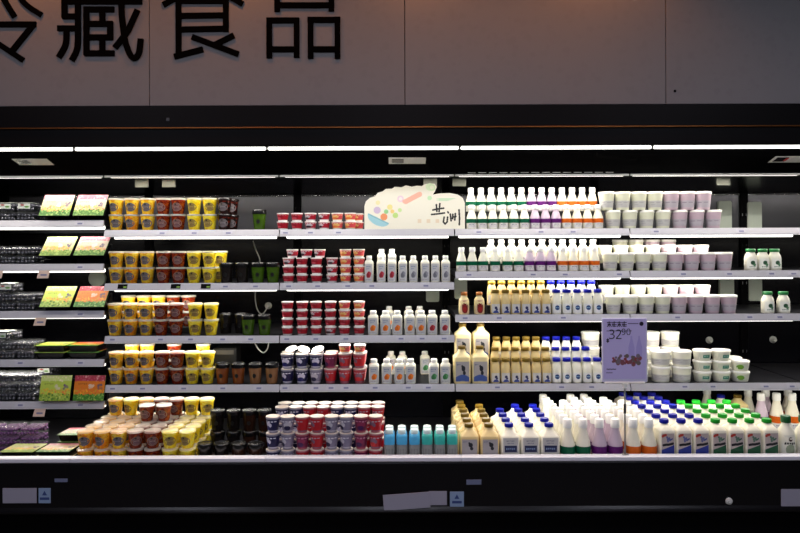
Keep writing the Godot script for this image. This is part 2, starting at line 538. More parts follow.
func make_products() -> void:
	M.sticker_dark = mat(Color(0.06, 0.06, 0.05), 0.4)
	var pg := paper(48, 32, Color(0.80, 0.79, 0.79))
	bars(pg, 8, 6, 30, 6, 4, Color(0.45, 0.45, 0.5))
	bars(pg, 6, 17, 36, 4, 7, Color(0.6, 0.6, 0.6))
	M.print_grey = tmat(pg)
	p_fruit("mango", "yellow mango fruit cup with frosted lid", M.mango, M.sticker0, M.clear_lid)
	p_fruit("papaya", "orange papaya fruit cup with frosted lid", M.papaya, M.sticker0, M.clear_lid)
	p_fruit("melon", "red melon fruit cup with frosted lid", M.melon, M.sticker1, M.clear_lid)
	p_fruit("pine", "bright yellow pineapple cup with frosted lid", M.pine, M.sticker2, M.clear_lid)
	p_fruit("grape", "dark grape fruit cup with brown lid", M.grape, M.sticker0, M.juice_dark)
	p_tumbler("green_juice", "green juice cup with black lid", M.juice_green)
	p_tumbler("dark_juice", "dark juice cup with black lid", M.juice_dark)
	p_tumbler("brown_juice", "orange-brown juice cup with black lid", M.juice_brown)
	p_tumbler("tan_juice", "tan milk tea cup with black lid", M.juice_tan)
	p_tumbler("cola_juice", "dark brown juice cup with black lid", M.juice_cola)
	p_yogurt("red", "small_yogurt_cup", "small red yogurt cup with white rim", 0.0453, 0.0325, yog_label(Color(0.62, 0.05, 0.13), Color(0.52, 0.04, 0.11), Color(0.74, 0.30, 0.36)), M.white, M.lid_foil)
	p_yogurt("rose", "small_yogurt_cup", "small white yogurt cup with red print", 0.0453, 0.0325, yog_label(Color(0.64, 0.07, 0.16), Color(0.74, 0.70, 0.72), Color(0.18, 0.10, 0.14)), M.white, M.lid_foil)
	p_yogurt("peach", "small_yogurt_cup", "small pink yogurt cup with peach print", 0.0453, 0.0325, yog_label(Color(0.82, 0.28, 0.30), Color(0.90, 0.72, 0.42), Color(0.85, 0.45, 0.2)), M.white, M.lid_foil)
	p_yogurt("navy", "yogurt_cup", "navy blue yogurt cup with white print", 0.081, 0.0358, yog_label(Color(0.06, 0.06, 0.26), Color(0.80, 0.78, 0.84), Color(0.10, 0.10, 0.36)), M.rim_grey, M.lid_print)
	p_yogurt("grey", "yogurt_cup", "silver grey yogurt cup with navy print", 0.081, 0.0358, yog_label(Color(0.50, 0.47, 0.56), Color(0.74, 0.72, 0.76), Color(0.10, 0.09, 0.25)), M.rim_grey, M.lid_print)
	p_yogurt("crimson", "yogurt_cup", "crimson yogurt cup with grey berry print", 0.081, 0.0358, yog_label(Color(0.70, 0.06, 0.12), Color(0.48, 0.36, 0.44), Color(0.80, 0.16, 0.18)), M.rim_pink, M.lid_print)
	p_yogurt("plum", "yogurt_cup", "plum purple yogurt cup with pink print", 0.081, 0.0358, yog_label(Color(0.42, 0.06, 0.24), Color(0.55, 0.14, 0.30), Color(0.25, 0.06, 0.30)), M.rim_pink, M.lid_print)
	p_yogurt("pink", "yogurt_cup", "pale pink yogurt cup with white rim", 0.081, 0.0358, yog_label(Color(0.88, 0.55, 0.56), Color(0.92, 0.80, 0.80), Color(0.75, 0.3, 0.35)), M.white, M.lid_foil)
	p_slim("slim_red", "white yogurt drink bottle with red fruit", 0.145, 0.0235, Color(0.62, 0.08, 0.16))
	p_slim("slim_grey", "white yogurt drink bottle with grey print", 0.145, 0.0235, Color(0.45, 0.45, 0.50))
	p_slim("slim_orange", "white yogurt drink bottle with orange fruit", 0.131, 0.0275, Color(0.88, 0.42, 0.06))
	p_slim("slim_berry", "white yogurt drink bottle with red berry", 0.131, 0.0275, Color(0.62, 0.10, 0.14))
	p_slim("slim_mint", "white yogurt drink bottle with green fruit", 0.131, 0.0275, Color(0.22, 0.50, 0.28))
	for s in [["", 0.131, 0.0275, "small conical milk bottle with"], ["big_", 0.222, 0.037, "large conical milk bottle with"]]:
		p_cone_bottle(s[0] + "cone_green", s[3] + " green band", s[1], s[2], M.band_green, M.milk)
		p_cone_bottle(s[0] + "cone_purple", s[3] + " purple band", s[1], s[2], M.band_purple, M.milk_mauve)
		p_cone_bottle(s[0] + "cone_orange", s[3] + " orange band", s[1], s[2], M.band_orange, M.milk_warm)
	p_small_bottle("cone_plain", "milk_bottle", "plain white milk bottle with white cap", 0.131, 0.0275, M.milk, M.white, M.print_grey, 0.6, 0.05, 0.3)
	var li := paper(48, 48, Color(0.76, 0.75, 0.75))
	dot(li, 24, 50, 17, Color(0.16, 0.24, 0.52))
	dot(li, 24, 20, 8, Color(0.12, 0.14, 0.30))
	dot(li, 29, 28, 6, Color(0.12, 0.14, 0.30))
	M.gold_label = tmat(li)
	var lb := paper(48, 48, Color(0.86, 0.86, 0.85))
	dot(lb, 24, 20, 13, Color(0.04, 0.22, 0.44))
	bars(lb, 14, 18, 20, 5, 4, Color(0.7, 0.8, 0.85))
	M.blue_label = tmat(lb)
	p_small_bottle("gold_small", "milk_bottle", "small beige milk bottle with gold cap", 0.134, 0.0265, M.soy, M.gold, M.gold_label)
	p_small_bottle("blue_small", "milk_bottle", "small white milk bottle with blue cap", 0.134, 0.0265, M.milk, M.blue, M.blue_label)
	var lr := paper(48, 64, Color(0.82, 0.72, 0.58))
	ink(lr, [[24, 24], [24, 48]], 30, Color(0.44, 0.05, 0.06))
	dot(lr, 24, 44, 12, Color(0.58, 0.10, 0.08))
	bars(lr, 14, 3, 20, 5, 3, Color(0.65, 0.30, 0.20))
	p_small_bottle("amber_small", "juice_bottle", "cream bottle with amber cap and red label", 0.12, 0.0285, M.cream, M.amber, tmat(lr), 0.62, 0.06, 0.66)
	var lg := paper(48, 48, Color(0.90, 0.90, 0.86))
	dot(lg, 22, 20, 10, Color(0.15, 0.30, 0.20))
	dot(lg, 30, 30, 7, Color(0.30, 0.48, 0.34))
	bars(lg, 8, 38, 30, 5, 5, Color(0.3, 0.4, 0.35))
	M.leaf_label = tmat(lg)
	p_small_bottle("green_small", "milk_bottle", "round white milk bottle with green cap", 0.117, 0.0315, M.milk, M.leaf_green, M.leaf_label, 0.78, 0.1, 0.55)
	var ls := paper(48, 64, Color(0.52, 0.53, 0.52))
	for k in 5: ls.fill_rect(Rect2i(6 + k * 8, 8, 3, 46 - k * 5), Color(0.36, 0.37, 0.38))
	M.silver_label = tmat(ls)
	for s in [["sky", "silver bottle with pale blue cap sleeve", M.sky_cap], ["teal", "silver bottle with pale teal cap sleeve", M.teal_cap]]:
		var n := proto(s[0], "drink_bottle", s[1], "bottle")
		var r := 0.0262
		var body := [[0.0, r * 0.93, r * 0.93, 3], [0.004, r, r, 3], [0.108, r, r, 3], [0.112, r * 0.98, r * 0.98, 3]]
		part(n, "bottle", loft(body), M.silver)
		part(n, "label", patch(body, 0.015, 0.1, r * 0.85), M.silver_label)
		part(n, "sleeve", loft([[0.108, r * 1.02, r * 1.02, 3], [0.146, r * 1.02, r * 1.02, 3], [0.156, r * 0.85, r * 0.85, 2.4], [0.159, r * 0.72, r * 0.72, 2]]), s[2])
		part(n, "cap", loft([[0.158, r * 0.76, r * 0.76, 2], [0.16, r * 0.78, r * 0.78, 2], [0.176, r * 0.76, r * 0.76, 2], [0.179, r * 0.66, r * 0.66, 2, 1]]), M.pale_cap)
	# jugs
	var lj := paper(64, 64, Color(0.64, 0.62, 0.62))
	dot(lj, 36, 22, 9, Color(0.08, 0.10, 0.14))
	dot(lj, 40, 36, 7, Color(0.08, 0.10, 0.14))
	dot(lj, 30, 14, 4, Color(0.08, 0.10, 0.14))
	bars(lj, 6, 8, 18, 4, 3, Color(0.4, 0.4, 0.5))
	var lj2: Image = lj.duplicate()
	for x in 64: lj2.fill_rect(Rect2i(x, 50 - int(9.0 * sin(x / 64.0 * PI)), 1, 20), Color(0.22, 0.32, 0.58))
	M.jug_gold_label = tmat(lj)
	M.jug_gold_label2 = tmat(lj2)
	p_jug("jug_gold", "beige milk jug with gold cap", 0.0475, 0.0465, 0.198, M.soy, M.gold, M.jug_gold_label, 0.27, 0.66, 0.71)
	p_jug("jug_gold_tall", "cream milk jug with cow label", 0.0465, 0.045, 0.198, M.cream, M.gold, M.jug_gold_label2, 0.06, 0.6, 0.7)
	var lk := paper(64, 64, Color(0.72, 0.71, 0.70))
	lk.fill_rect(Rect2i(6, 32, 52, 28), Color(0.06, 0.12, 0.28))
	bars(lk, 12, 42, 40, 8, 5, Color(0.45, 0.52, 0.65))
	bars(lk, 14, 10, 36, 5, 5, Color(0.45, 0.45, 0.5))
	bars(lk, 18, 20, 28, 5, 4, Color(0.5, 0.5, 0.55))
	p_jug("jug_blue", "white milk jug with bright blue cap", 0.0475, 0.0465, 0.198, M.milk, M.blue, tmat(lk), 0.32, 0.69, 0.70)
	for s in [["jug_blue2", "white milk jug with navy blue cap", M.blue, Color(0.10, 0.18, 0.52)], ["jug_green", "white milk jug with green cap", M.green, Color(0.03, 0.30, 0.18)]]:
		var i := paper(64, 80, Color(0.70, 0.65, 0.63))
		ink(i, [[4, 10], [12, 6], [20, 5]], 9, Color(0.66, 0.20, 0.16))
		for x in 64: i.fill_rect(Rect2i(x, 62 - int(x * 0.30), 1, 40), s[3])
		ink(i, [[8, 44], [22, 42], [34, 42], [56, 38]], 9, Color(0.05, 0.05, 0.09))
		for k in 6: dot(i, 26 + (k * 7) % 16, 14 + (k * 5) % 16, 4.5, (s[3] as Color).lerp(Color(0.7, 0.65, 0.64), 0.45))
		ink(i, [[44, 24], [52, 20]], 6, (s[3] as Color).lerp(Color(0.6, 0.58, 0.6), 0.3))
		p_jug(s[0], s[1], 0.0405, 0.046, 0.217, M.milk_warm, s[2], tmat(i), 0.25, 0.72, 0.76)
	var lh := paper(64, 64, Color(0.86, 0.86, 0.80))
	dot(lh, 32, 14, 8, Color(0.22, 0.12, 0.10))
	bars(lh, 8, 26, 48, 8, 5, Color(0.08, 0.10, 0.08))
	dot(lh, 32, 52, 20, Color(0.55, 0.60, 0.50))
	p_small_bottle("round_green", "milk_bottle", "round cream milk bottle with dark green cap", 0.232, 0.041, M.milk, M.dark_green, tmat(lh), 0.55, 0.25, 0.62)
	# tubs
	var lt := paper(48, 32, Color(0.74, 0.73, 0.72))
	bars(lt, 6, 7, 36, 4, 5, Color(0.62, 0.61, 0.62))
	bars(lt, 6, 17, 30, 4, 4, Color(0.66, 0.65, 0.66))
	M.tub_label = tmat(lt)
	var lm := paper(48, 32, Color(0.70, 0.67, 0.70))
	bars(lm, 6, 7, 36, 4, 5, Color(0.55, 0.5, 0.56))
	M.tub_label2 = tmat(lm)
	p_tub("cup_cream", "large_yogurt_cup", "large cream yogurt cup with white lid", 0.1, 0.0435, M.tub_cream, M.tub_label)
	p_tub("cup_mauve", "large_yogurt_cup", "large pale mauve yogurt cup with white lid", 0.1, 0.0435, M.tub_mauve, M.tub_label2)
	p_tub("tub_big", "yogurt_tub", "large white yogurt tub with grey label", 0.0845, 0.052, M.tub_white, M.tub_label, 0.86)
	var lq := paper(48, 32, Color(0.84, 0.85, 0.78))
	lq.fill_rect(Rect2i(14, 8, 26, 16), Color(0.22, 0.52, 0.44))
	bars(lq, 18, 12, 18, 6, 4, Color(0.75, 0.82, 0.78))
	p_tub("tub_small", "cheese_tub", "flat cream cheese tub with teal label", 0.0575, 0.0495, M.tub_white, tmat(lq), 0.8, 0.14)
	var lu := paper(48, 32, Color(0.84, 0.85, 0.78))
	dot(lu, 12, 16, 12, Color(0.40, 0.60, 0.16))
	p_tub("tub_leaf", "cheese_tub", "flat cream cheese tub with leaf label", 0.0575, 0.0495, M.tub_white, tmat(lu), 0.8, 0.14)

# berries packed in a clear punnet
func p_punnet(key: String, desc: String, berry: Material, stick: Material, full: bool) -> void:
	var n := proto(key, "berry_punnet", desc, "punnet")
	var st := SurfaceTool.new()
	st.begin(Mesh.PRIMITIVE_TRIANGLES)
	var ball := SphereMesh.new()
	ball.radius = 0.0095
	ball.height = 0.018
	ball.radial_segments = 10
	ball.rings = 5
	var r := RandomNumberGenerator.new()
	r.seed = 77
	for ix in 5:
		for iy in 2:
			for iz in 6:
				if iz < 4 and iz > 0 and iy == 0: continue
				var p := Vector3((ix - 2) * 0.0188 + r.randf_range(-0.0015, 0.0015), 0.0115 + iy * 0.018 + r.randf_range(0, 0.003), 0.047 - iz * 0.0188 + r.randf_range(-0.0015, 0.0015))
				st.append_from(ball, 0, Transform3D(Basis(), p))
	var bm := part(n, "berries", st.commit(), berry)
	bm.set_meta("kind", "stuff")
	var body := [[0.0005, 0.046, 0.058, 7], [0.003, 0.048, 0.060, 7], [0.043, 0.0505, 0.0625, 7]]
	part(n, "clear_tray", loft(body, 28), M.glass)
	part(n, "lid", loft([[0.0435, 0.0515, 0.0635, 7], [0.0455, 0.0515, 0.0635, 7], [0.0485, 0.047, 0.059, 7]], 28), M.glass)
	if full:
		part(n, "sticker", box_mesh(Vector3(0, 0.0492, 0.012), Vector3(0.07, 0.0008, 0.07), 0.0002), stick)
		part(n, "front_sticker", patch(body, 0.016, 0.042, 0.032), stick)

func sleeve_print(a: Color, b: Color, c: Color, seedn: int) -> Image:
	var i := paper(96, 72, b)
	i.fill_rect(Rect2i(0, 0, 96, 16), a)
	i.fill_rect(Rect2i(0, 54, 96, 18), c)
	var r := RandomNumberGenerator.new()
	r.seed = seedn
	for k in 90: dot(i, r.randf() * 96, 38 + r.randf() * 18, 1.5 + r.randf() * 2.5, b.lerp([Color(0.92, 0.66, 0.15), Color(0.70, 0.62, 0.2), Color(0.85, 0.4, 0.2)][k % 3], 0.3 + r.randf() * 0.5))
	for k in 130: dot(i, r.randf() * 96, 52 + r.randf() * 20, 1.5 + r.randf() * 2.0, c.lerp([Color(0.12, 0.32, 0.06), Color(0.8, 0.85, 0.5)][k % 2], r.randf() * 0.7))
	for k in 40: dot(i, r.randf() * 96, r.randf() * 16, 1.5 + r.randf() * 2.0, a.lerp(Color(0.95, 0.85, 0.8), r.randf() * 0.6))
	for k in 7: dot(i, 46 + r.randf() * 14, 28 + r.randf() * 10, 4.0, Color(0.80, 0.74, 0.74).lerp(b, r.randf() * 0.5))
	for k in 7: dot(i, 74 + r.randf() * 12, 24 + r.randf() * 14, 3.5, Color(0.36, 0.30, 0.40).lerp(b, r.randf() * 0.5))
	bars(i, 12, 22, 30, 5, 5, b.darkened(0.2))
	return i

func p_sleeve(key: String, desc: String, img: Image) -> void:
	# a black salad box lying on its back: printed sleeve on top, hinge line at its lower front edge (origin)
	var n := proto(key, "salad_box", desc, "salad box")
	part(n, "tray", loft([[0.0, 0.074, 0.059, 9], [0.031, 0.081, 0.066, 9], [0.0338, 0.083, 0.068, 9]], 28), M.black_plastic)
	var m := tmat(img, 0.4)
	var st := begin()
	add_box(st, Vector3(0, 0.0353, 0), Vector3(0.164, 0.0026, 0.134), 0.0006)
	part(n, "sleeve_card", finish(st), m.duplicate())
	var pr := begin()
	var hx := 0.0815
	var hz := 0.0665
	var vs := [Vector3(-hx, 0.0369, hz), Vector3(-hx, 0.0369, -hz), Vector3(hx, 0.0369, -hz), Vector3(hx, 0.0369, hz)]
	var uv := [Vector2(0, 1), Vector2(0, 0), Vector2(1, 0), Vector2(1, 1)]
	for q in [0, 1, 2, 0, 2, 3]:
		pr.set_uv(uv[q])
		pr.add_vertex(vs[q])
	part(n, "print", finish(pr), m)
	(n.get_child(1) as MeshInstance3D).material_override = mat(img.get_pixel(48, 70), 0.45)

# ---------------------------------------------------------------- the case
func shelf(i: int, y: float, label: String, tags: Array, dark_tags := [], hang := []) -> Node3D:
	var x0 := bay_x(i) + 0.003
	var x1 := bay_x(i + 1) - 0.003
	var t := thing("shelf", label, "shelf", Vector3((x0 + x1) / 2, y, SHELF_Z), "shelves of the display case")
	var w := x1 - x0
	part(t, "board", box_mesh(Vector3(0, -0.013, -0.30), Vector3(w - 0.004, 0.026, 0.59), 0.002), M.shelf)
	part(t, "price_rail", sweep([[-0.006, 0.0], [0.0, 0.001], [0.012, -0.030], [0.013, -0.034], [0.005, -0.036], [-0.006, -0.034]], -w / 2, w / 2), M.rail)
	part(t, "rail_lip", box_mesh(Vector3(0, -0.0355, 0.0105), Vector3(w, 0.0035, 0.006), 0.001), M.rail_lip)
	var lamp := part(t, "lamp_strip", box_mesh(Vector3(0, -0.037, -0.066), Vector3(w - 0.05, 0.021, 0.024), 0.004), M.lamp)
	area_light("lamp_light", lamp, Vector3(0, -0.0485, -0.066), Vector2(w - 0.06, 0.022), Color(1.0, 0.97, 0.92), E_SHELF)
	var ang := atan2(0.012, 0.031)
	for k in tags:
		var px := (k as float - 400.0) * (CAM_Z - SHELF_Z) / FOCAL - t.position.x
		var tg := part(t, "price_tag", box_mesh(Vector3(0, 0, 0), Vector3(0.05, 0.024, 0.001), 0.0003), M.tag)
		tg.position = Vector3(px, -0.0155, 0.0072)
		tg.rotation.x = -ang
		var pr := part(tg, "print", box_mesh(Vector3.ZERO, Vector3(0.026, 0.009, 0.0006), 0.0001), M.tag_ink)
		pr.position = Vector3(0.004, -0.002, 0.0007)
	for k in dark_tags:
		var px := (k as float - 400.0) * (CAM_Z - SHELF_Z) / FOCAL - t.position.x
		var tg := part(t, "price_tag", box_mesh(Vector3(0, 0, 0), Vector3(0.052, 0.026, 0.001), 0.0003), M.black_satin)
		tg.position = Vector3(px, -0.0155, 0.0072)
		tg.rotation.x = -ang
		var pr := part(tg, "print", box_mesh(Vector3.ZERO, Vector3(0.018, 0.008, 0.0006), 0.0001), M.tag_green)
		pr.position = Vector3(0.014, -0.004, 0.0007)
	for k in hang:
		var px := (k as float - 400.0) * (CAM_Z - SHELF_Z) / FOCAL - t.position.x
		var tg := part(t, "hanging_tag", prism(PackedVector2Array([Vector2(-0.03, -0.042), Vector2(0.032, -0.042), Vector2(0.038, 0.0), Vector2(-0.02, 0.0)]), -0.0005, 0.0005), M.tag_paper)
		tg.position = Vector3(px, -0.034, 0.0165)
		tg.rotation_degrees = Vector3(-8, 0, 0)
		var pr := part(tg, "print", box_mesh(Vector3(0.006, -0.024, 0.0008), Vector3(0.034, 0.009, 0.0004), 0.0001), M.tag_ink)
	return t

const E_SHELF := 0.27
const E_RAIL := 0.36
const E_TUBE := 0.38

func _ready() -> void:
	rng.seed = 4242
	# ---------------- camera
	var cam := Camera3D.new()
	cam.name = "camera"
	cam.projection = Camera3D.PROJECTION_FRUSTUM
	cam.near = 0.05
	cam.far = 60.0
	cam.size = 533.0 / FOCAL * cam.near
	cam.frustum_offset = Vector2(0, (HORIZON - 266.5) / FOCAL * cam.near)
	cam.position = Vector3(0, CAM_Y, CAM_Z)
	cam.rotation = Vector3(0, 0, -ROLL)
	add_child(cam)
	cam.current = true
	# ---------------- environment (indoors: no sky reaches the aisle)
	var we := WorldEnvironment.new()
	we.name = "world_environment"
	var env := Environment.new()
	env.background_mode = Environment.BG_COLOR
	env.background_color = Color(0.01, 0.01, 0.012)
	env.tonemap_mode = Environment.TONE_MAPPER_LINEAR
	env.tonemap_exposure = 1.0
	env.sdfgi_enabled = true
	env.ssao_enabled = true
	env.ssil_enabled = true
	we.environment = env
	add_child(we)

	make_materials()
	M.rim_pink = mat(Color(0.66, 0.36, 0.40), 0.35)
	M.rim_grey = mat(Color(0.58, 0.57, 0.62), 0.35)
	M.pale_cap = mat(Color(0.80, 0.88, 0.88), 0.3)
	M.lamp = glow(Color(1.0, 0.98, 0.95), 2.2)
	M.tube = glow(Color(1.0, 0.99, 0.96), 3.0)
	M.bumper = mat(Color(0.80, 0.80, 0.84), 0.35)
	M.white_label = mat(Color(0.80, 0.80, 0.78), 0.5)
	M.red_print = mat(Color(0.70, 0.10, 0.08), 0.5)
	M.steel_dark = mat(Color(0.25, 0.25, 0.26), 0.4, 0.7)
	M.holder = mat(Color(0.57, 0.56, 0.62), 0.4)
	M.notice = mat(Color(0.50, 0.58, 0.70), 0.5)
	M.notice_ink = mat(Color(0.16, 0.24, 0.45), 0.5)
	M.steel_plate = mat(Color(0.40, 0.43, 0.54), 0.4)
	M.holder_frame = mat(Color(0.80, 0.79, 0.90), 0.3)
	M.numeral = mat(Color(0.08, 0.06, 0.14), 0.5)
	M.carton = mat(Color(0.06, 0.06, 0.06), 0.4)
	M.carton_print = mat(Color(0.25, 0.24, 0.22), 0.5)
	M.riser = mat(Color(0.10, 0.10, 0.10), 0.4)
	M.reflection_line = mat(Color(0.80, 0.80, 0.80), 0.25, 1.0)  # bright metal for the reflected lamp line at the back
	M.canopy = mat(Color(0.06, 0.055, 0.06), 0.45, 0.0, 0.2)
	M.tag = mat(Color(0.68, 0.67, 0.71), 0.45)
	M.tag_ink = mat(Color(0.42, 0.42, 0.54), 0.5)
	M.tag_green = mat(Color(0.40, 0.55, 0.12), 0.5)
	M.tag_paper = mat(Color(0.80, 0.70, 0.64), 0.6)
	room()
	case()
	make_products()
	shelves()
	signs()
	fill_salads()
	fill_fruit()
	fill_yogurt()
	fill_milk()
	fill_tubs()
	fill_deck()
	for k in protos: protos[k].node.free()

# ---------------------------------------------------------------- the shop
func ceiling_lamp(x: float, z: float) -> void:
	var t := thing("ceiling_lamp", "flat square ceiling lamp above the aisle", "ceiling lamp", Vector3(x, 3.19, z), "ceiling lamps above the aisle")
	part(t, "frame", box_mesh(Vector3(0, -0.01, 0), Vector3(0.62, 0.02, 0.62), 0.004), M.steel)
	part(t, "diffuser", box_mesh(Vector3(0, -0.021, 0), Vector3(0.56, 0.006, 0.56), 0.002), M.diffuser)
	area_light("lamp_light", t, Vector3(0, -0.03, 0), Vector2(0.55, 0.55), Color(0.92, 0.93, 1.0), 2.5)

func downlight(x: float, z: float) -> void:
	var t := thing("downlight", "round warm downlight recessed above the sign wall", "downlight", Vector3(x, 3.19, z), "warm downlights above the sign wall")
	part(t, "ring", loft([[-0.02, 0.055, 0.055, 2], [0.0, 0.06, 0.06, 2]]), M.steel)
	part(t, "lens", loft([[-0.024, 0.036, 0.036, 2], [-0.0205, 0.04, 0.04, 2]]), M.warm_lens)
	var l := SpotLight3D.new()
	l.name = "lamp_light"
	l.light_color = Color(1.0, 0.62, 0.32)
	l.light_energy = 0.52
	l.light_size = 0.04
	l.spot_range = 12.0
	l.spot_attenuation = 2.0
	l.spot_angle = 62.0
	l.spot_angle_attenuation = 0.6
	l.shadow_enabled = true
	t.add_child(l)
	l.position = Vector3(0, -0.03, 0)
	l.rotation_degrees = Vector3(-90, 0, 0)

func room() -> void:
	M.floor = mat(Color(0.34, 0.33, 0.32), 0.35)
	M.wall = mat(Color(0.40, 0.39, 0.38), 0.7)
	M.ceiling = mat(Color(0.30, 0.29, 0.28), 0.8)
	M.diffuser = glow(Color(0.92, 0.93, 1.0), 1.5)
	M.warm_lens = glow(Color(1.0, 0.7, 0.4), 3.0)
	var pi_ := paper(128, 128, Color(0.49, 0.48, 0.49))
	for k in 900: dot(pi_, rng.randf() * 128, rng.randf() * 128, 0.7 + rng.randf() * 1.2, Color(0.49, 0.48, 0.49).lerp(Color(0.475, 0.465, 0.475), rng.randf()))
	M.sign_panel = tmat(pi_, 0.6)
	M.sign_panel.uv1_triplanar = true
	M.sign_panel.uv1_scale = Vector3(0.8, 0.8, 0.8)
	var f := struct("floor")
	part(f, "floor_slab", box_mesh(Vector3(0, -0.06, 2.3), Vector3(9.4, 0.12, 8.6), 0.002), M.floor)
	var c := struct("ceiling")
	part(c, "ceiling_slab", box_mesh(Vector3(0, 3.26, 2.3), Vector3(9.4, 0.12, 8.6), 0.002), M.ceiling)
	for s in [["wall_left", -4.65], ["wall_right", 4.65]]:
		var w := struct(s[0])
		part(w, "wall_slab", box_mesh(Vector3(s[1], 1.6, 2.3), Vector3(0.12, 3.2, 8.6), 0.002), M.wall)
	var wb := struct("wall_rear")
	part(wb, "wall_slab", box_mesh(Vector3(0, 1.6, 6.55), Vector3(9.4, 3.2, 0.12), 0.002), M.wall)
	var wf := struct("wall_front")
	part(wf, "wall_slab", box_mesh(Vector3(0, 1.6, -1.35), Vector3(9.4, 3.2, 0.12), 0.002), M.wall)
	for s in [-1, 1]:
		var x0: float = CASE_L if s < 0 else CASE_R
		var x1: float = -4.6 if s < 0 else 4.6
		part(wf, "return_panel", box_mesh(Vector3((x0 + x1) / 2.0, 1.6, -0.05), Vector3(absf(x1 - x0) - 0.11, 3.2, 0.06), 0.002), M.wall)
	# the grey sign wall above the case: panels with narrow joints
	var zs := -0.012
	var joints := [wx(150, zs), wx(405.5, zs), wx(666.5, zs)]
	var edges := [joints[0] - 2.5, joints[0] - 1.24, joints[0], joints[1], joints[2], joints[2] + 1.26, joints[2] + 1.96]
	var sw := struct("wall_sign")
	for k in edges.size() - 1:
		part(sw, "panel", box_mesh(Vector3((edges[k] + edges[k + 1]) / 2, 2.68, zs - 0.012), Vector3(edges[k + 1] - edges[k] - 0.003, 1.036, 0.024), 0.0015), M.sign_panel)
	part(sw, "backing", box_mesh(Vector3(0, 2.68, zs - 0.05), Vector3(9.2, 1.036, 0.04), 0.001), M.black_satin)
	part(sw, "screw_cap", box_mesh(Vector3(wx(675.5, zs), wy(675.5, 91, zs), zs + 0.001), Vector3(0.012, 0.012, 0.004), 0.003), M.black_satin)
	for x in [-2.2, 0.0, 2.2]:
		ceiling_lamp(x, 2.3)
		ceiling_lamp(x, 4.7)
	for x in [-1.8, -0.85, 0.1, 0.95]: downlight(x, 0.28)

